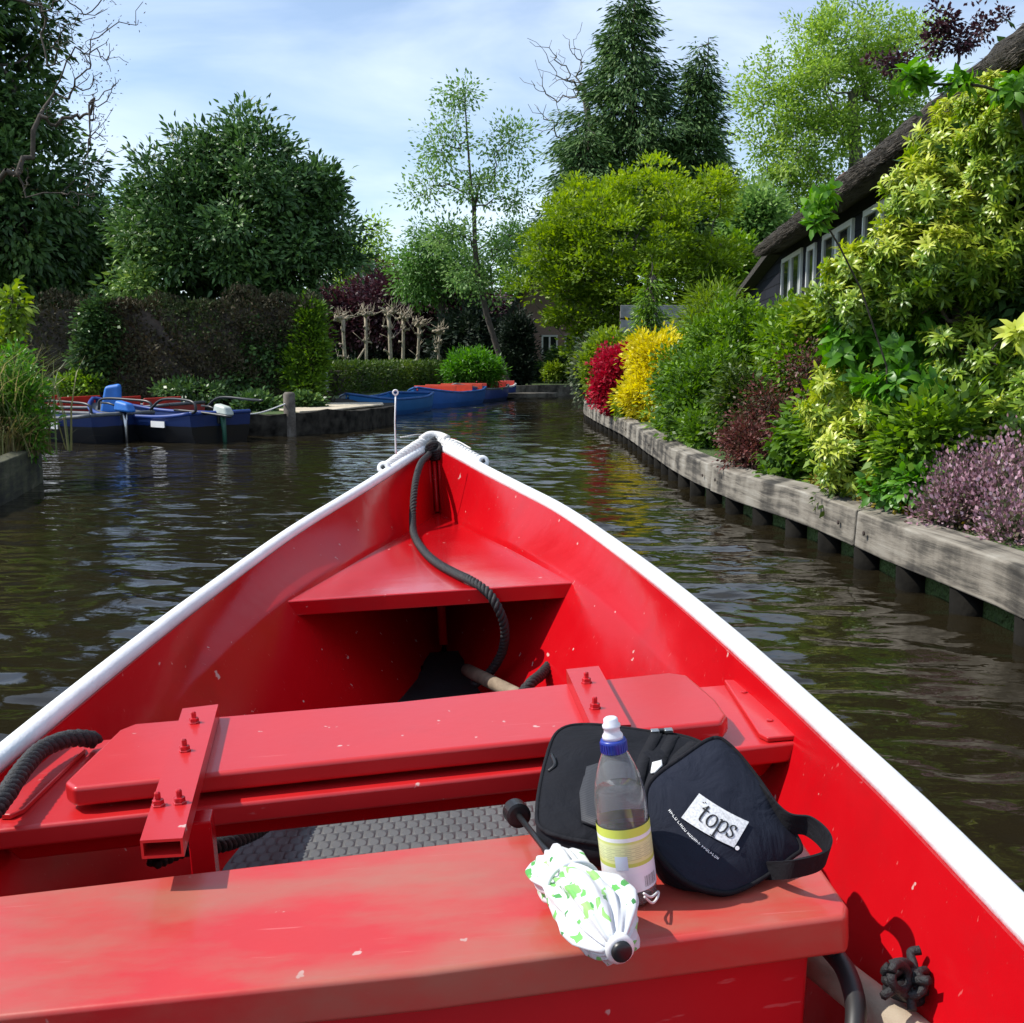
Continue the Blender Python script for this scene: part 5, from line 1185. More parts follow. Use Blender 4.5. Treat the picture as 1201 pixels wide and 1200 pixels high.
plant('spring_tree', 'tall bright spring green tree with visible limbs behind the thatched house', 'tree', ground_at(1000, Y),
      [pblob(985, 52, 66, 46, Y), pblob(905, 112, 40, 42, Y), pblob(935, 170, 58, 40, Y), pblob(1000, 120, 78, 55, Y), pblob(1058, 60, 34, 44, Y), pblob(905, 225, 42, 30, Y), pblob(1060, 150, 45, 50, Y), pblob(960, 230, 50, 30, Y)],
      1500, 26, .32, .15, .5, 'spring', 46, trunk=tr_px([(1000, 440), (1002, 300), (1006, 210), (1003, 150), (1000, 110)], Y), rtip=.011, rmax=.30, shell=(.35, 1.05), keep=.3, lump=.25, bark=M['bark_grey'], nsk=380, groups=130, gr=.62)
Y = 26
plant('purple_leaved_tree', 'purple leaved sapling tips showing above the thatched roof', 'tree', ground_at(1125, Y), [pblob(1102, 32, 15, 34, Y), pblob(1125, 50, 28, 18, Y), pblob(1152, 32, 14, 26, Y), pblob(1112, 20, 10, 20, Y), pblob(1176, 20, 8, 18, Y), pblob(1046, 72, 26, 10, Y)], 120, 13, .15, .12, .6, 'purple', 47,
      trunk=tr_px([(1118, 440), (1118, 150), (1122, 80)], Y), nsk=90, shell=(.1, 1), keep=0, rmax=.035)
for i, (px, py, rx, ry, Y, lm, lab) in enumerate([(888, 265, 32, 42, 33, 'alder', 'small mid green tree between the dark conifers and the thatched house'), (862, 330, 42, 44, 30, 'green', 'dark green bushy tree behind the small columnar conifer'),
      (552, 405, 38, 42, 36, 'yew', 'blackish evergreen behind the slender tree trunk'), (470, 410, 70, 34, 43, 'yew', 'very dark evergreen mass behind the pollarded trunks'), (395, 400, 40, 36, 44, 'laurel', 'dark green tree behind the left end of the low hedge'), (728, 405, 36, 38, 36, 'yew', 'dark evergreen in the shade under the yellow green tree'), (770, 400, 60, 40, 34, 'laurel', 'dark green bush behind the grey board fence'), (1010, 330, 120, 80, 44, 'laurel', 'dark green tree behind the thatched house'), (640, 330, 60, 50, 48, 'green', 'distant green tree above the brick gable'), (330, 380, 90, 60, 46, 'laurel', 'dark tree far behind the hedge'), (500, 405, 160, 40, 58, 'laurel', 'far dark tree at the end of the gardens')]):
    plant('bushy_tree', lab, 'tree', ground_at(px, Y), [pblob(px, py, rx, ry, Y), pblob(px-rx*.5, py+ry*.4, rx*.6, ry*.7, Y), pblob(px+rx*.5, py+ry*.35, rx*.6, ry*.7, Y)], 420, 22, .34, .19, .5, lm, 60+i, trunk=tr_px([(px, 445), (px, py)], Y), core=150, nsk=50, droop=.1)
# bare spindly tree at top left
Y = 19.0; rng = np.random.default_rng(7)
tg = [(62, 10), (95, 12), (135, 4), (118, 38), (139, 95), (120, 66), (112, 122), (128, 108), (108, 146), (122, 150), (92, 100), (75, 30), (105, 58), (140, 22), (88, 55), (70, 95), (60, 40), (98, 135), (118, 85), (130, 60), (20, 205), (32, 215), (110, 215), (122, 165), (115, 190), (95, 228), (60, 135), (76, 70), (50, 8)]
P = np.array([W(x, y, Y+rng.uniform(-.7, .7)) for x, y in tg]); extra = np.concatenate([P+rng.normal(size=P.shape)*.16 for _ in range(6)])
bt = empty('bare_tree', 'spindly almost leafless tree reaching in from the left edge', 'tree', ground_at(-20, Y)); base = np.array(ground_at(-20, Y))
tr = tr_px([(-40, 450), (-42, 330), (-40, 230), (-38, 140), (-30, 60), (-20, -10), (0, -80)], Y)
skeleton('trunk', [t-base for t in tr], np.concatenate([P, extra])-base, rng, M['bark_dark'], bt, .0045, .06, jit=.09)
Q, D, Nn = tuft(extra, np.zeros_like(extra)+[0, 0, .3], 3, .10, rng); leaf_mesh('crown', Q-base, D, Nn, .055, .022, rng.random(len(Q))*.9, leafmat('withered_leaf', [(.05, .03, .02), (.08, .05, .03), (.10, .12, .04)], .7, .2), bt)
P = np.array([W(x, y, 37+rng.uniform(-1, 1)) for x, y in [(645, 85), (640, 110), (650, 70), (660, 95), (655, 130), (670, 60), (672, 105), (680, 80), (668, 140)]]); extra = np.concatenate([P+rng.normal(size=P.shape)*.5 for _ in range(12)])
bt = empty('bare_tree', 'leafless fine twigged tree just left of the tallest conifer', 'tree', ground_at(700, 37)); base = np.array(ground_at(700, 37))
skeleton('trunk', [t-base for t in tr_px([(700, 445), (700, 250), (692, 150), (684, 100)], 37)], np.concatenate([P, extra])-base, rng, M['bark_grey'], bt, .006, .12, jit=.08)

# ------------------------------------------------------------------ hedges
def hedge(label, a, b, depth, z0, z1, n, leaf, lm, seed, group=None, rough=.06, asp=.5):
    rng = np.random.default_rng(seed); a = np.array(a, float); b = np.array(b, float); d = b-a; Lh = np.linalg.norm(d)
    r = empty('hedge', label, 'hedge', (a[0], a[1], GZ), math.atan2(d[1], d[0])); H = z1-GZ; zz = z0-GZ
    ar = np.array([Lh*H, Lh*H, Lh*depth, depth*H, depth*H]); k = rng.choice(5, n, p=ar/ar.sum()); u, v = rng.random(n), rng.random(n); P = np.zeros((n, 3)); O = np.zeros((n, 3))
    for i, f in enumerate([lambda u, v: (u*Lh, -depth/2+0*u, zz+v*(H-zz)), lambda u, v: (u*Lh, depth/2+0*u, zz+v*(H-zz)), lambda u, v: (u*Lh, (v-.5)*depth, H+0*u), lambda u, v: (0*u, (u-.5)*depth, zz+v*(H-zz)), lambda u, v: (Lh+0*u, (u-.5)*depth, zz+v*(H-zz))]):
        s = k == i; P[s] = np.stack(f(u[s], v[s]), 1); O[s] = [(0, -1, 0), (0, 1, 0), (0, 0, 1), (-1, 0, 0), (1, 0, 0)][i]
    w = np.sin(P[:, 0]*3.1+P[:, 2]*2)*np.sin(P[:, 0]*1.3+P[:, 2]*4.3+1)+.5*np.sin(P[:, 0]*9+P[:, 2]*7)
    P += O*(w*rough)[:, None] + rng.normal(size=(n, 3))*.035
    D = nrm(O*.6+rng.normal(size=(n, 3))*.6+[0, 0, .45]); Nn = nrm(O+rng.normal(size=(n, 3))*.6)
    c = .5+.5*np.sin(P[:, 0]*1.9+2)*np.sin(P[:, 0]*.8+P[:, 2]*2.2); L = leaf*rng.uniform(.6, 1.3, n)
    leaf_mesh('foliage', P, D, Nn, L, L*asp, np.clip(c*.6+rng.random(n)*.4, 0, 1), LM[lm], r)
    MB().box((Lh/2, 0, (H+zz)/2-.05), (Lh-.12, depth-.22, H-zz-.10)).build('inner_twigs', M['bark_dark'], r)
    return r
a, b = W(140, 430, 19.6), W(372, 430, 19.3)
hedge('tall clipped hedge turned brown behind the dark blue boats', a[:2], b[:2], .9, .3, 2.05, 30000, .075, 'brown', 71, rough=.16)
a, b = W(-60, 430, 21.2), W(138, 430, 20.9); hedge('browned hedge set back behind the reeds on the left', a[:2], b[:2], .8, .3, 2.1, 15000, .075, 'brown', 72, rough=.16)
plant('hedge_shrub', 'bright green clipped conifer closing the right end of the brown hedge', 'shrub', ground_at(362, 19.0), [pblob(366, 405, 15, 45, 19.0), pblob(355, 440, 20, 36, 19.0), pblob(362, 380, 12, 25, 19)], 330, 26, .13, .09, .4, 'green', 73, droop=-.3, core=80, crown='foliage', stem='stem', nsk=40, lrb=lambda P, O, c: c*.7)
a, b = W(383, 430, 24.0), W(520, 430, 33.0); hedge('low bright green clipped hedge in front of the pollarded trunks', a[:2], b[:2], .7, .3, .92, 15000, .09, 'hedge', 74, rough=.03)
for i, (px, py, rx, ry, lab) in enumerate([(318, 412, 44, 46, 'dark ivy growing over the right half of the brown hedge'), (118, 395, 20, 40, 'dark ivy at the join between the two brown hedges')]):
    plant('ivy', lab, 'ivy', ground_at(px, 19.0), [pblob(px, py, rx, ry, 19.25, .55), pblob(px-10, py+28, rx*.7, 22, 19.15, .6)], 420, 18, .16, .085, .7, 'ivy', 76+i, crown='foliage', stem='stem', nsk=40, shell=(.5, 1.05), lump=.3, droop=.3, lrb=lambda P, O, c: c*.8)
# pollarded trees
kn_me = None
for i, (px, top, w) in enumerate([(404, 372, .075), (429, 367, .07), (457, 365, .085), (474, 371, .075), (491, 379, .07), (512, 388, .06)]):
    rng = np.random.default_rng(80+i); Yp = 29+i*.7; b0 = np.array(ground_at(px, Yp)); t0 = W(px+2, top, Yp); H = t0[2]-b0[2]
    r = empty('pollarded_tree', ['pale pollarded trunk at the left end of the row behind the low hedge', 'pollarded trunk with a side prop, second from the left in the row', 'thickest pale pollarded trunk, third from the left in the row', 'pollarded trunk fourth from the left, close beside the thickest one', 'pollarded trunk with crooked stubs, fifth from the left in the row', 'thin slanting pollarded trunk with flat top at the right end of the row'][i], 'tree', tuple(b0), 0, 'pollarded trees behind the low hedge')
    ln = [.0, .02, -.01, .0, .03, .12][i]
    MB().tube([(0, 0, -.1), (ln*.3+rng.normal()*.02, 0, H*.4), (ln*.7+rng.normal()*.02, 0, H*.75), (ln, 0, H*.97)], [w*.85, w*.66, w*.58, w*.7], 9).build('trunk', M['bark_pale'], r, True)
    mb = MB()
    for k in range(26):
        zc = H*rng.choice([.98, .95, 1.0, .8, .62, .45], p=[.3, .2, .2, .14, .1, .06]); an = rng.uniform(0, 6.28); ra = rng.uniform(.05, .26 if zc > H*.9 else .17)
        e = np.array([ln*zc/H+ra*math.cos(an), ra*math.sin(an), zc+rng.uniform(-.05, .10)]); mb.tube([(ln*zc/H, 0, zc-.06), tuple((np.array([ln*zc/H, 0, zc])+e)/2+[0, 0, .02]), tuple(e), tuple(e+rng.normal(size=3)*.02+[0, 0, .03])], [.028, .024, .036, .016], 6)
        if rng.random() < .6:
            [mb.tube([tuple(e), tuple(e+np.array([rng.normal()*.14, rng.normal()*.12, rng.uniform(.05, .3)]))], [.012, .003], 4) for _ in range(2)]
    mb.build('crown', M['bark_pale'], r, True)
    if i == 1: MB().tube([(-.35, 0, .55), (-.02, 0, 1.05)], .03, 6).build('prop', M['bark_pale'], r, True)

# ------------------------------------------------------------------ shrubs on the left and far banks
plant('round_shrub', 'bright green feathery rounded shrub behind the orange seated boat', 'shrub', ground_at(555, 28.5), [pblob(555, 428, 26, 17, 28.5), pblob(540, 436, 18, 14, 28.5), pblob(570, 436, 20, 14, 28.5)], 260, 26, .16, .12, .3, 'bright', 91, droop=-.1, core=60, crown='foliage', stem='stem', nsk=40, lrb=lambda P, O, c: c*.6+.1)
plant('columnar_yew', 'narrow almost black columnar evergreen beside the brick house', 'tree', ground_at(606, 33.0), [pblob(606, 400, 16, 32, 33.0), pblob(606, 428, 19, 26, 33.0)], 420, 24, .18, .13, .35, 'yew', 92, droop=-.5, core=140, nsk=30)
for i, (px, py, rx, ry, Y, lm, lab) in enumerate([(650, 436, 11, 7, 35, 'lime', 'left light green clipped ball shrub on the far bank'), (669, 437, 11, 7, 35, 'hedge', 'middle green clipped ball shrub on the far bank'), (686, 436, 9, 8, 34.5, 'grey', 'grey green ball shrub on the far bank by the flowering shrubs'), (655, 421, 14, 12, 37, 'laurel', 'dark low shrub below the white framed window'), (630, 436, 8, 9, 36, 'laurel', 'small dark shrub at the foot of the columnar evergreen'), (690, 422, 14, 14, 37, 'laurel', 'dark shrub at the right end of the brick house terrace')]):
    plant('ball_shrub', lab, 'shrub', ground_at(px, Y), [pblob(px, py, rx, ry, Y)], 110, 22, .14, .09, .5, lm, 100+i, crown='foliage', stem='stem', core=30, nsk=20, zmin=.2, lump=.06)
for i, (px, py, rx, ry, Y, lab) in enumerate([(92, 452, 26, 12, 18.9, 'low leafy shrub at the hedge foot behind the red bench boat'), (230, 458, 50, 9, 18.75, 'ivy ground cover along the foot of the brown hedge'), (300, 478, 22, 12, 17.0, 'small green shrub behind the pale motor cover'), (360, 474, 14, 8, 17.6, 'low dark plant beside the landing stage')]):
    plant('bank_shrub', lab, 'shrub', ground_at(px, Y), [pblob(px, py, rx, ry, Y)], 130, 14, .10, .085, .6, 'ivy' if i != 0 else 'green', 110+i, crown='foliage', stem='stem', nsk=20, zmin=.3)

# ------------------------------------------------------------------ near left bank: reeds and weeds
def blades(name, label, cat, spots, n, h, lm, seed, width=.012, lean=.35, spread=.25, z0=GZ):
    rng = np.random.default_rng(seed); base = np.array([spots[0][0], spots[0][1], z0]); V = []; Fc = []; lr = []
    for i in range(n):
        s = spots[rng.integers(len(spots))]; b = np.array([s[0]+rng.normal()*spread*.5, s[1]+rng.normal()*spread*.5, z0-.02])-base; hh = h*rng.uniform(.45, 1.1); an = rng.uniform(0, 6.28); ln = rng.uniform(.05, lean)*hh*1.5
        dr = np.array([math.cos(an), math.sin(an), 0]); sd_ = np.array([-dr[1], dr[0], 0]); w = width*rng.uniform(.6, 1.3); k = len(V); c = rng.random()
        for t in (0, .35, .7, 1):
            p = b+dr*ln*t**2+np.array([0, 0, hh*(t-.25*t**3*lean*2)]); ww = w*(1-t**1.6)*.5+.0006
            V += [tuple(p-sd_*ww), tuple(p+sd_*ww)]; lr += [c, c]
        Fc += [(k+2*j, k+2*j+1, k+2*j+3, k+2*j+2) for j in range(3)]
    me = bpy.data.meshes.new(name); me.from_pydata(V, [], Fc); at = me.attributes.new('lr', 'FLOAT', 'POINT'); at.data.foreach_set('value', np.array(lr, np.float32))
    o = link(name, me, LM[lm], None, True); o.location = tuple(base); return tag(o, label, cat)
blades('reed_clump', 'arching grey green reed clump on the near left bank', 'reeds', [W(-15, 540, 9.6)[:2], W(8, 540, 9.6)[:2], W(-40, 540, 9.3)[:2]], 900, 1.15, 'reed', 121, .016, .5, .35)
blades('sedge_tuft', 'dry straw coloured sedge hanging at the edge of the near left bank', 'sedge', [W(22, 545, 9.45)[:2], W(5, 548, 9.2)[:2]], 420, .7, leafmat('straw', [(.16, .12, .05), (.30, .24, .11), (.16, .19, .05)], .6, .3), 122, .010, .9, .22) if False else None
LM['straw'] = leafmat('straw', [(.16, .12, .05), (.30, .24, .11), (.16, .19, .05)], .6, .3)
blades('sedge_tuft', 'dry straw coloured sedge hanging over the near left bank boards', 'sedge', [W(22, 545, 9.45)[:2], W(5, 548, 9.2)[:2]], 420, .62, 'straw', 122, .010, .9, .22)
plant('leafy_weed', 'yellow green leafy weeds spilling over the corner of the near left bank', 'shrub', ground_at(30, 9.5), [pblob(32, 475, 17, 38, 9.5), pblob(18, 440, 16, 36, 9.6), pblob(36, 510, 13, 26, 9.4), pblob(10, 500, 18, 40, 9.5)], 260, 15, .09, .06, .42, 'bright', 123, crown='foliage', stem='stem', nsk=90, rtip=.003, lrb=lambda P, O, c: c*.7+.25)
plant('young_shrub', 'upright bright green shoot with broad leaves above the reeds', 'shrub', ground_at(8, 10.2), [pblob(14, 365, 12, 28, 10.2), pblob(8, 395, 10, 20, 10.2)], 45, 10, .07, .10, .45, 'lime', 124, crown='foliage', stem='stem', rtip=.003, shape='curl', trunk=[np.array(ground_at(8, 10.2)), W(9, 440, 10.2), W(12, 380, 10.2), W(15, 345, 10.2)])

# ------------------------------------------------------------------ brick house far behind
def brick_mat(name, c1, c2, mort, sc=9.0):
    m, nt, b = newmat(name); N = nt.nodes.new; L = nt.links.new
    tc = N('ShaderNodeTexCoord'); mp = N('ShaderNodeMapping'); mp.inputs['Rotation'].default_value = (R(90), 0, 0); L(tc.outputs['Object'], mp.inputs[0])
    br = N('ShaderNodeTexBrick'); br.inputs['Scale'].default_value = sc; br.inputs['Color1'].default_value = (*c1, 1); br.inputs['Color2'].default_value = (*c2, 1); br.inputs['Mortar'].default_value = (*mort, 1); br.inputs['Mortar Size'].default_value = .015
    L(mp.outputs[0], br.inputs['Vector']); L(br.outputs['Color'], b.inputs['Base Color']); b.inputs['Roughness'].default_value = .9; return m
M['brick'] = brick_mat('pink_brick', (.42, .25, .21), (.34, .20, .17), (.42, .38, .35))
M['roof'] = plain('dark_roof', (.035, .033, .032), .85, var=.3, scale=3, bump=.5, bscale=20)
M['glass'] = plain('window_glass', (.018, .022, .024), .06, var=.1)
Y = 39.0
def hx(px): return W(px, 420, Y)[0]
def hz(py): return W(600, py, Y)[2]
bh = empty('brick_house', 'pinkish brick gable house partly hidden behind the yellow green tree', 'house', (hx(645), Y, GZ))
x0, x1, xa = hx(600)-hx(645), hx(700)-hx(645), hx(650)-hx(645); ze, za = hz(368)-GZ, hz(285)-GZ
prf = [(x0, -.2), (x1, -.2), (x1, ze), (xa, za), (x0, ze)]
MB().prism([(x, 6, z) for x, z in prf], [(x, 0, z) for x, z in prf]).build('wall', M['brick'], bh)
for sx, xe in ((-1, x0), (1, x1)):
    dx, dz = xe-xa, ze-za; l = math.hypot(dx, dz); nx, nz = (-dz/l*sx*-1, abs(dx)/l); ex, ez = xe+dx/l*.35, ze+dz/l*.35
    MB().prism([(xa, -.25, za+.02), (ex, -.25, ez+.02), (ex, 6.2, ez+.02), (xa, 6.2, za+.02)], [(xa, -.25, za+.2), (ex+sx*.1, -.25, ez+.16), (ex+sx*.1, 6.2, ez+.16), (xa, 6.2, za+.2)]).build('roof', M['roof'], bh)
def flat_window(parent, xa_, xb_, za_, zb_, y, n, mat=None):
    w = MB(); t = .06
    for (c, d) in (((xa_+xb_)/2, (xb_-xa_)), ): 
        w.box((c, y, za_+t/2), (d, .08, t)); w.box((c, y, zb_-t/2), (d, .08, t))
    for k in range(n+1): w.box((xa_+t/2+(xb_-xa_-t)*k/n, y, (za_+zb_)/2), (t, .08, zb_-za_-2*t-.002))
    f = w.build('window', mat or M['white_paint'], parent); MB().box(((xa_+xb_)/2, y+.02, (za_+zb_)/2), (xb_-xa_-.08, .02, zb_-za_-.08)).build('pane', M['glass'], f)
    return f
flat_window(bh, hx(635)-hx(645), hx(654)-hx(645), hz(417)-GZ, hz(393)-GZ, -.05, 2); flat_window(bh, hx(662)-hx(645), hx(676)-hx(645), hz(417)-GZ, hz(393)-GZ, -.05, 1)
MB().box(((hx(655)-hx(645)), -.3, hz(420)-GZ), (hx(675)-hx(638), .5, .09)).build('terrace_ledge', plain('pale_stone', (.45, .42, .38), .8), bh)
br = empty('dark_roofed_barn', 'dark roofed barn seen behind the slender tree trunk', 'barn', (W(560, 420, 43)[0], 43, GZ)); k = 43/F
prf = [(-1.6, -.2), (1.25, -.2), (1.25, W(0, 366, 43)[2]-GZ), (-.3, W(0, 335, 43)[2]-GZ), (-1.6, W(0, 366, 43)[2]-GZ)]
MB().prism([(x, 5, z) for x, z in prf], [(x, 0, z) for x, z in prf]).build('wall', plain('dark_boarding', (.03, .03, .032), .8), br)
for sx, xe in ((-1, -1.6), (1, 1.25)):
    z1_, z2_ = prf[2][1], prf[3][1]; MB().prism([(-.3, -.2, z2_+.02), (xe+sx*.2, -.2, z1_-.1), (xe+sx*.2, 5.2, z1_-.1), (-.3, 5.2, z2_+.02)], [(-.3, -.2, z2_+.14), (xe+sx*.2, -.2, z1_+.04), (xe+sx*.2, 5.2, z1_+.04), (-.3, 5.2, z2_+.14)]).build('roof', M['roof'], br)

# ------------------------------------------------------------------ thatched house on the right
def siding_mat():
    m, nt, b = newmat('black_siding'); N = nt.nodes.new; L = nt.links.new
    tc = N('ShaderNodeTexCoord'); mp = N('ShaderNodeMapping'); mp.inputs['Rotation'].default_value = (R(90), 0, 0); L(tc.outputs['Object'], mp.inputs[0])
    br = N('ShaderNodeTexBrick'); br.inputs['Scale'].default_value = 1; br.inputs['Brick Width'].default_value = 1.3; br.inputs['Row Height'].default_value = .16; br.inputs['Mortar Size'].default_value = .008; br.inputs['Mortar Smooth'].default_value = .3
    br.inputs['Color1'].default_value = (.014, .015, .021, 1); br.inputs['Color2'].default_value = (.020, .022, .030, 1); br.inputs['Mortar'].default_value = (.004, .004, .005, 1)
    L(mp.outputs[0], br.inputs['Vector']); L(br.outputs['Color'], b.inputs['Base Color']); b.inputs['Roughness'].default_value = .9; b.inputs['Specular IOR Level'].default_value = .15
    bp = N('ShaderNodeBump'); bp.inputs['Distance'].default_value = .02; bp.invert = True; L(br.outputs['Fac'], bp.inputs['Height']); L(bp.outputs[0], b.inputs['Normal']); return m
M['siding'] = siding_mat()
def thatch_mat():
    m, nt, b = newmat('thatch'); N = nt.nodes.new; L = nt.links.new
    tc = N('ShaderNodeTexCoord'); mp = N('ShaderNodeMapping'); mp.inputs['Scale'].default_value = (22, 3, 3); L(tc.outputs['Object'], mp.inputs[0])
    n = N('ShaderNodeTexNoise'); n.inputs['Scale'].default_value = 1.5; n.inputs['Detail'].default_value = 8; n.inputs['Roughness'].default_value = .7; L(mp.outputs[0], n.inputs['Vector'])
    L(ramp(nt, [(.018, .015, .012), (.06, .051, .041), (.125, .109, .09), (.20, .18, .15)], n.outputs['Fac']), b.inputs['Base Color']); b.inputs['Roughness'].default_value = .95
    bp = N('ShaderNodeBump'); bp.inputs['Distance'].default_value = .12; L(n.outputs['Fac'], bp.inputs['Height']); L(bp.outputs[0], b.inputs['Normal']); return m
M['thatch'] = thatch_mat()
# local frame: x along the front wall away from the camera, -y... the wall faces the canal at y = 0, house interior at y < 0
hA = np.array([2.37+.099*5.0, 5.0]); hB = np.array([2.37+.099*21.5, 21.5]); hd = (hB-hA)/np.linalg.norm(hB-hA); HL = np.linalg.norm(hB-hA)
hs = empty('thatched_house', 'dark boarded house with thatched roof and white window frames', 'house', (hA[0], hA[1], GZ), math.atan2(hd[1], hd[0]))
def hsx(Yw): return (Yw-5.0)/hd[1]
EZ_ = 2.66-GZ
X_E = hsx(16.6)
wallp = [(0, -.3), (HL, -.3), (HL, 2.28-GZ), (X_E, EZ_), (0, EZ_)]
MB().prism([(x, 0, z) for x, z in wallp], [(x, -.25, z) for x, z in wallp]).build('wall', M['siding'], hs)
MB().prism([(HL-.02, -.25, -.3), (HL-.02, -5, -.3), (HL-.02, -5, 2.28-GZ), (HL-.02, -.25, 2.28-GZ)], [(HL-.25, -.25, -.3), (HL-.25, -5, -.3), (HL-.25, -5, 2.28-GZ), (HL-.25, -.25, 2.28-GZ)]).build('end_wall', M['siding'], hs)
def thatch():
    # closed roof with thick rounded eaves, hipped at the far end
    mb = MB(); rg = np.random.default_rng(3); xs = np.linspace(-1.5, X_E+.35, 70); V = []
    for x in xs:
        drop = 0; j = rg.normal()*.012; j2 = rg.normal()*.012
        e = EZ_-.10-drop; tk = .30+.70*np.clip((X_E+.35-x)/1.6, 0, 1)
        V += [(x, -.05, e+.12), (x, .30+j, e+.13-.11*tk+j2), (x, .39+j, e+.13-.08*tk), (x, .42+j, e+.13-.02*tk+j2), (x, .40+j, e+.13+.05*tk), (x, .30, e+.14+.11*tk), (x, -1.2, e+.86), (x, -3.0, e+1.55-drop*.5), (x, -6.2, e+.3), (x, -6.0, e)]
    n = 10; mb.add(V, [(i*n+k, (i+1)*n+k, (i+1)*n+(k+1) % n, i*n+(k+1) % n) for i in range(len(xs)-1) for k in range(n)] + [tuple(range(n)), tuple(range((len(xs)-1)*n, len(xs)*n))[::-1]])
    o = mb.build('thatched_roof', M['thatch'], hs, True)
    bm = bmesh.new(); bm.from_mesh(o.data); bmesh.ops.recalc_face_normals(bm, faces=bm.faces); bm.to_mesh(o.data); bm.free(); return o
tf = thatch()
MB().prism([(X_E+.3, .2, EZ_-.02), (HL+.2, .2, 2.24-GZ), (HL+.2, -4, 2.24-GZ), (X_E+.3, -4, EZ_-.02)], [(X_E+.3, .2, EZ_+.08), (HL+.25, .2, 2.34-GZ), (HL+.25, -4, 2.34-GZ), (X_E+.3, -4, EZ_+.08)]).build('lean_to_roof', M['thatch'], hs)
rng = np.random.default_rng(5); n = 24000; x = rng.uniform(-1.5, X_E, n); P = np.stack([x, rng.uniform(.26, .41, n), EZ_+rng.uniform(-.07, .07, n)], 1)
D = nrm(np.stack([rng.normal(size=n)*.25, np.ones(n), -.55+rng.normal(size=n)*.25], 1)); leaf_mesh('reed_end', P-D*.10, D, nrm(rng.normal(size=(n, 3))+[0, .3, 1]), .16, .012, rng.random(n), leafmat('reed_end', [(.025, .021, .017), (.085, .073, .058), (.17, .15, .125)], .9, .05), tf)
cx = hsx(17.6); MB().box((cx, -1.2, 3.05), (.55, .5, 1.1)).build('chimney', brick_mat('chimney_brick', (.16, .08, .06), (.12, .06, .05), (.2, .18, .16), 9), hs, bev=.01)
for (ya, yb, za_, zb_, nc) in ((14.8, 16.6, 1.72, 2.54, 2), (13.75, 14.35, 1.75, 2.50, 1), (11.55, 13.25, 1.80, 2.52, 2), (9.5, 11.05, 1.75, 2.52, 2)):
    xa_, xb_ = hsx(ya), hsx(yb); w = MB(); t = .06
    fr = w.box(((xa_+xb_)/2, .02, za_-GZ+t/2), (xb_-xa_, .03, t)).box(((xa_+xb_)/2, .02, zb_-GZ-t/2), (xb_-xa_, .03, t))
    for k in range(nc+1):
        tt = t if k in (0, nc) else t*1.6; w.box((xa_+tt/2+(xb_-xa_-tt)*k/nc, .021, (za_+zb_)/2-GZ), (tt, .034, zb_-za_-2*t-.002))
    f = w.build('window', M['white_paint'], hs)
    MB().box(((xa_+xb_)/2, .012, (za_+zb_)/2-GZ), (xb_-xa_-.06, .012, zb_-za_-.06)).build('pane', M['glass'], f)
    MB().box(((xa_+xb_)/2, .03, za_-GZ-.022), (xb_-xa_+.1, .07, .04)).build('sill', M['white_paint'], f, bev=.005)
    for k in range(nc):
        c = MB(); xs = np.linspace(xa_+(xb_-xa_)*(k+.14)/nc, xa_+(xb_-xa_)*(k+.34)/nc, 9)
        c.add([(x, .0195+.002*(-1)**i, z) for i, x in enumerate(xs) for z in (za_-GZ+.1, zb_-GZ-.06)], [(2*i, 2*i+2, 2*i+3, 2*i+1) for i in range(8)]); c.build('curtain', plain('curtain', (.26, .29, .26), .9), f)

# ------------------------------------------------------------------ right bank garden
fe = empty('board_fence', 'grey weathered board fence behind the red and yellow shrubs', 'fence', (W(727, 420, 24)[0], 24, GZ)); fw = 1.75
for k in range(5): MB().box((fw/2, 0, .55+k*.31), (fw, .03, .27)).build('board', plain('grey_board', (.26, .26, .25), .85, var=.25, scale=8), fe, bev=.006)
for x in (.04, fw/2, fw-.04): MB().box((x, .06, .85), (.09, .09, 1.9)).build('post', M['old_wood'], fe, bev=.006)
rng = np.random.default_rng(9)
conifer('small narrow bright conifer in front of the grey board fence', 763, 306, 400, 9, 20.5, 24, 420, 18, .11, 'green', name='columnar_conifer')
S = dict(crown='foliage', stem='stem')
plant('bamboo', 'feathery pale green bamboo beside the dark boarded wall', 'shrub', ground_at(832, 15.5), [pblob(836, 368, 26, 28, 15.5), pblob(826, 400, 26, 34, 15.3), pblob(806, 410, 14, 34, 15.2)], 330, 20, .20, .12, .16, 'lime', 131, droop=.2, nsk=110, rtip=.003, lrb=lambda P, O, c: c*.5, **S)
plant('flowering_shrub', 'grey green shrub at the far end of the right bank edging', 'shrub', ground_at(692, 19.3), [pblob(692, 440, 17, 34, 19.3), pblob(700, 415, 14, 18, 19.5)], 240, 18, .13, .08, .5, 'grey', 132, core=60, nsk=60, rtip=.003, **S)
plant('lime_shrub', 'lime yellow shrub behind the red azalea', 'shrub', ground_at(718, 18.0), [pblob(716, 412, 26, 20, 18.0), pblob(700, 430, 18, 26, 18), pblob(738, 430, 20, 30, 18)], 300, 20, .12, .08, .5, 'lime', 133, core=80, nsk=50, rtip=.003, droop=-.2, **S)
plant('red_azalea', 'crimson flowering azalea at the water edge', 'shrub', ground_at(722, 16.4), [pblob(728, 432, 27, 24, 15.6), pblob(714, 450, 17, 24, 15.5), pblob(722, 468, 16, 14, 15.4), pblob(738, 424, 16, 18, 15.7)], 620, 22, .09, .055, .7, 'azalea', 134, core=90, nsk=60, rtip=.003, droop=-.2, lump=.22, lrb=lambda P, O, c: .35+c*.6, **S)
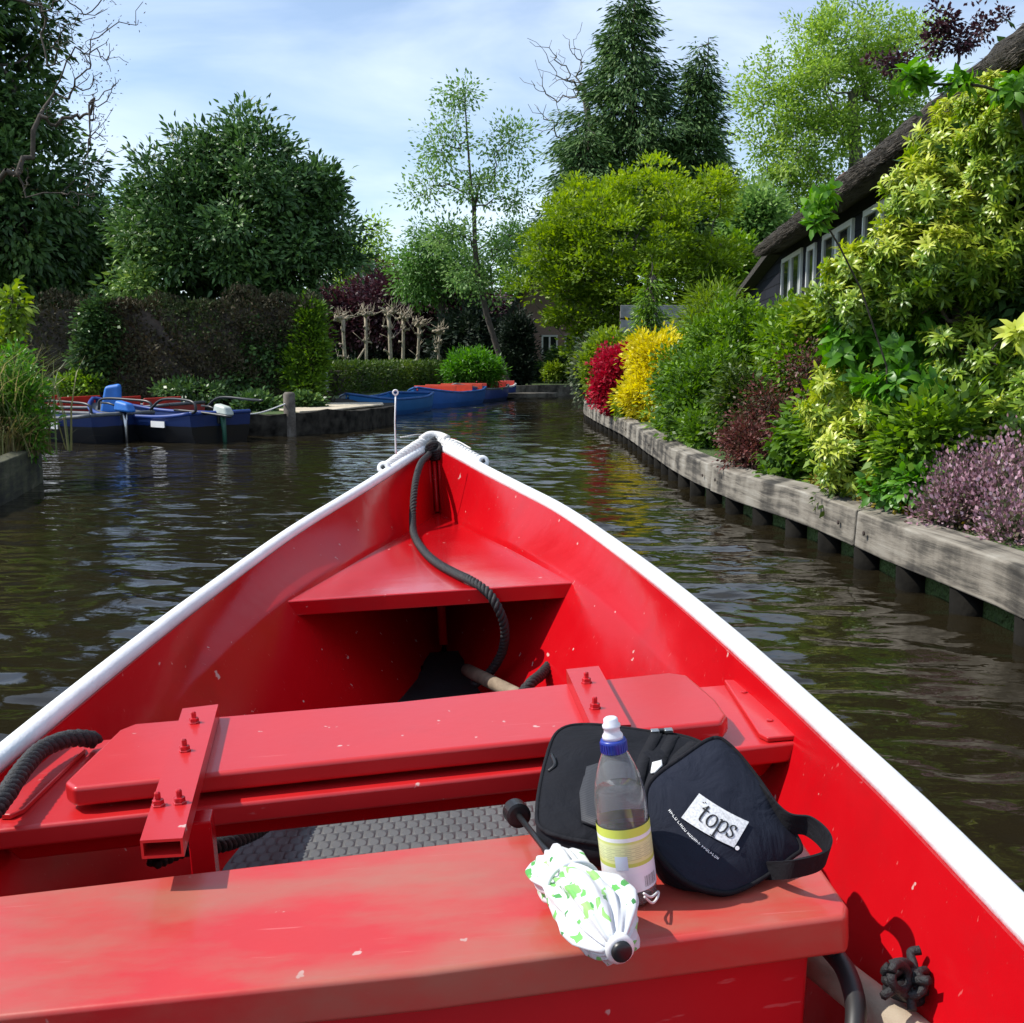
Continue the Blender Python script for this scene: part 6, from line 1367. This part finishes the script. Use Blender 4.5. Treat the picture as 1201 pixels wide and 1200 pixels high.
plant('yellow_shrub', 'golden yellow shrub between the red azalea and the green shrub', 'shrub', ground_at(760, 14.3), [pblob(772, 430, 28, 36, 14.3), pblob(764, 465, 27, 24, 14.2), pblob(785, 478, 22, 20, 14.1), pblob(757, 415, 12, 16, 14.6)], 560, 22, .12, .075, .45, 'yellow', 135, core=90, nsk=70, rtip=.003, droop=-.2, lump=.25, **S, groups=80, gr=.13)
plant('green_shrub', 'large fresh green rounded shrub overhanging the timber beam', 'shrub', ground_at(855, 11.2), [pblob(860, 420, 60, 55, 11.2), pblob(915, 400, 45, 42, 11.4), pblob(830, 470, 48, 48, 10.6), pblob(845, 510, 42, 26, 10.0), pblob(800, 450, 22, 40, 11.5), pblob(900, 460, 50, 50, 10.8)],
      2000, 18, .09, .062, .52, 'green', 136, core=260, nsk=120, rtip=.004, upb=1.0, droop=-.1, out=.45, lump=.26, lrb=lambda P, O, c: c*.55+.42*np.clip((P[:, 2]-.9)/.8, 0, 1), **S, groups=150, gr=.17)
plant('green_shrub', 'fresh green shrub standing below the white framed windows', 'shrub', ground_at(945, 10.2), [pblob(940, 405, 45, 40, 10.2), pblob(965, 420, 40, 50, 9.8), pblob(930, 440, 34, 40, 9.8)],
      900, 18, .09, .062, .52, 'green', 137, core=120, nsk=70, rtip=.004, upb=1.0, droop=-.1, out=.45, lump=.24, lrb=lambda P, O, c: c*.6+.3, **S, groups=80, gr=.16)
plant('barberry', 'reddish brown twiggy barberry beside the large green shrub', 'shrub', ground_at(915, 8.6), [pblob(900, 485, 34, 30, 8.6), pblob(945, 440, 26, 36, 8.8), pblob(925, 500, 36, 32, 8.4), pblob(878, 500, 20, 22, 8.7)], 480, 10, .12, .035, .6, 'barberry', 138, nsk=420, rtip=.0028, shell=(.3, 1.05), keep=.2, lump=.3, bark=M['twig'], lrb=lambda P, O, c: c*1.15-.1, **S)
plant('low_barberry', 'low dark red cushion plant hanging over the timber beam', 'shrub', ground_at(885, 8.0), [pblob(890, 528, 36, 20, 7.9), pblob(870, 515, 20, 15, 8.0)], 320, 18, .07, .03, .6, 'barberry', 139, nsk=80, rtip=.0025, lump=.3, lrb=lambda P, O, c: .4+c*.5, **S)
plant('leafy_shrub', 'dark leaved green plant beside the low dark red cushion', 'shrub', ground_at(945, 7.5), [pblob(945, 525, 32, 34, 7.5), pblob(915, 560, 14, 10, 7.4), pblob(965, 550, 22, 24, 7.4)], 210, 13, .09, .065, .6, 'green', 140, nsk=60, rtip=.003, shape='curl', lrb=lambda P, O, c: c*.5, **S)
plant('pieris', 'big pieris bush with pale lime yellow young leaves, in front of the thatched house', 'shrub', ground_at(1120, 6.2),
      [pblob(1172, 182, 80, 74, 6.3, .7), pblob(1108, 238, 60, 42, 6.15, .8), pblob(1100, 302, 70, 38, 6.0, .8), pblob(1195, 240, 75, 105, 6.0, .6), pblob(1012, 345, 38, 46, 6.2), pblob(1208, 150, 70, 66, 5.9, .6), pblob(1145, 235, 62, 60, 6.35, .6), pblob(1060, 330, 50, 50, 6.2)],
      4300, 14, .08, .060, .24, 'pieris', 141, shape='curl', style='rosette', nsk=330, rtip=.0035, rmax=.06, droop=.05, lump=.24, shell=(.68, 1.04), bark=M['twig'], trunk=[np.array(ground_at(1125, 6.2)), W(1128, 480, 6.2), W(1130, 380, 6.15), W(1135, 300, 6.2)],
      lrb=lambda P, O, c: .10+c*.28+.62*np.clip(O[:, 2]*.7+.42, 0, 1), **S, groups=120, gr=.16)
plant('pieris', 'lower pieris bush with yellow green leaves, behind the heather', 'shrub', ground_at(1110, 6.1),
      [pblob(985, 465, 34, 52, 6.4, .8), pblob(1150, 425, 66, 40, 6.0, .8), pblob(1060, 490, 60, 56, 6.2), pblob(1130, 505, 78, 54, 6.0), pblob(1010, 530, 40, 40, 6.1), pblob(1195, 470, 60, 70, 5.9)],
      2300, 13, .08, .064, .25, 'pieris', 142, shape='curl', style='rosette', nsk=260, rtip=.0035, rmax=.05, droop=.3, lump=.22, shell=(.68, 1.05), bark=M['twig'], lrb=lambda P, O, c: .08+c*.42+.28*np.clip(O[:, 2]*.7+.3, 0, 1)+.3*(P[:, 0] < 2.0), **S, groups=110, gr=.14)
plant('bright_shrub', 'bright green broad leaved shrub growing through the pieris', 'shrub', ground_at(1040, 6.2), [pblob(1040, 425, 58, 45, 6.1, .7), pblob(1000, 400, 30, 40, 6.2, .7), pblob(1070, 470, 50, 40, 5.9, .7), pblob(1090, 400, 35, 35, 6.1, .6)], 100, 11, .08, .098, .42, 'bright', 143, shape='curl', style='rosette', nsk=100, rtip=.0035, droop=.3,
      shell=(.6, 1.05), lrb=lambda P, O, c: .15+c*.6, **S)
plant('shoot', 'single long leafy shoot rising before the white framed windows', 'shoot', ground_at(1050, 5.9), [pblob(964, 240, 13, 22, 5.6), pblob(952, 262, 8, 8, 5.6)], 12, 9, .05, .085, .42, 'bright', 144, shape='curl', style='rosette', nsk=8, rtip=.003, zmin=None, trunk=[np.array(ground_at(1050, 5.9)), W(1040, 430, 5.9), W(1010, 340, 5.8), W(985, 290, 5.7), W(966, 258, 5.6)], lrb=lambda P, O, c: .5+c*.5, **S)
plant('leafy_branch', 'fresh green leafy branch hanging in front of the thatch above the pieris', 'shrub', ground_at(1190, 5.6), [pblob(1080, 92, 34, 12, 5.6), pblob(1130, 100, 20, 14, 5.6), pblob(1188, 104, 26, 18, 5.6)], 32, 9, .06, .088, .42, 'bright', 145, shape='curl', style='rosette', nsk=40, rtip=.003, shell=(.2, 1), trunk=[np.array(ground_at(1210, 5.6)), W(1225, 400, 5.6), W(1215, 200, 5.6), W(1190, 100, 5.6)], lrb=lambda P, O, c: .45+c*.55, **S)
plant('leafy_branch', 'pale variegated sprig reaching in at the right edge', 'shrub', ground_at(1230, 4.6), [pblob(1195, 388, 12, 6, 4.6), pblob(1212, 400, 14, 10, 4.6)], 8, 8, .05, .09, .35, 'pieris', 146, shape='curl', style='rosette', nsk=6, rtip=.003, zmin=None, trunk=[np.array(ground_at(1235, 4.6)), W(1232, 500, 4.6), W(1222, 410, 4.6)], lrb=lambda P, O, c: .7+c*.3, **S)
plant('dark_shrub', 'deep green shrub filling the space behind the pieris bushes', 'shrub', ground_at(1150, 6.7), [pblob(1160, 390, 100, 110, 6.5, .4), pblob(1085, 430, 60, 90, 6.9, .5), pblob(1215, 260, 70, 170, 6.15, .3), pblob(1150, 260, 60, 100, 6.6, .3)], 1600, 16, .16, .10, .4, 'laurel', 147, core=0, nsk=90, rtip=.004, lrb=lambda P, O, c: c*.5, **S)
plant('heather', 'pale purple heather cushion spilling over the timber beam', 'heather', ground_at(1160, 5.2), [pblob(1168, 592, 64, 42, 5.15), pblob(1112, 602, 36, 30, 5.2), pblob(1195, 628, 46, 34, 4.8), pblob(1140, 565, 42, 28, 5.4), pblob(1190, 560, 44, 32, 5.3)], 1300, 13, .055, .022, .7, 'heather', 148, nsk=420, rtip=.0022, shell=(.55, 1.06), lump=.28, droop=-.7, bark=M['twig'], core=260, flat=1.6, lrb=lambda P, O, c: c**.9, **S)
plant('ground_plant', 'small green leafy plant at the foot of the lower pieris', 'plant', ground_at(1080, 5.6), [pblob(1085, 570, 30, 16, 5.5), pblob(1050, 575, 24, 14, 5.7)], 90, 11, .07, .06, .5, 'bright', 149, nsk=20, rtip=.003, shape='curl', lrb=lambda P, O, c: c*.6, **S)
plant('moss_cushion', 'ochre yellow moss on the inner edge of the timber beam', 'moss', (2.03, 6.0, .32), [((2.02, 6.0, .335), (.10, .55, .035)), ((2.12, 5.5, .34), (.10, .4, .04)), ((1.98, 6.7, .33), (.08, .4, .03))], 700, 10, .03, .022, .6, 'moss', 150, wood=False, zmin=.3, crown='foliage')
sbm = MB().box((0, 0, .1), (.16, .22, .2)).build('stone_block', plain('grey_stone', (.27, .27, .25), .9, var=.3, scale=14, bump=.6, bscale=40), None, bev=.012); p = WZ(985, 562, .34); sbm.location = (p[0]+.12, p[1], .31); tag(sbm, 'small grey stone block behind the timber beam under the yellow pieris', 'stone')
for i, (px, py, rx, ry, Y, lm, L_, lab) in enumerate([(978, 500, 26, 44, 7.2, 'green', .075, 'green leafed shrub growing through the right side of the barberry'), (868, 470, 24, 34, 9.2, 'hedge', .06, 'fine leaved olive shrub between the large green shrub and the barberry'), (800, 500, 26, 24, 12.2, 'green', .07, 'low green plant between the golden shrub and the timber beam'), (742, 470, 12, 14, 14.9, 'lime', .07, 'lime green sprigs between the red azalea and the golden shrub'), (975, 380, 34, 34, 9.6, 'lime', .08, 'light green shrub tips under the second white framed window'), (1085, 520, 34, 40, 5.7, 'green', .07, 'mid green shrub between the lower pieris and the heather'), (1010, 560, 30, 16, 6.3, 'hedge', .05, 'low green ground plant behind the mossy part of the timber beam')]):
    plant('undergrowth_shrub', lab, 'shrub', ground_at(px, Y), [pblob(px, py, rx, ry, Y, .8), pblob(px+rx*.5, py+ry*.5, rx*.7, ry*.6, Y, .8)], 260, 14, .11, L_, .5, lm, 170+i, nsk=60, rtip=.003, shell=(.2, 1.1), lump=.4, groups=30, gr=.13, upb=1.0, **S)
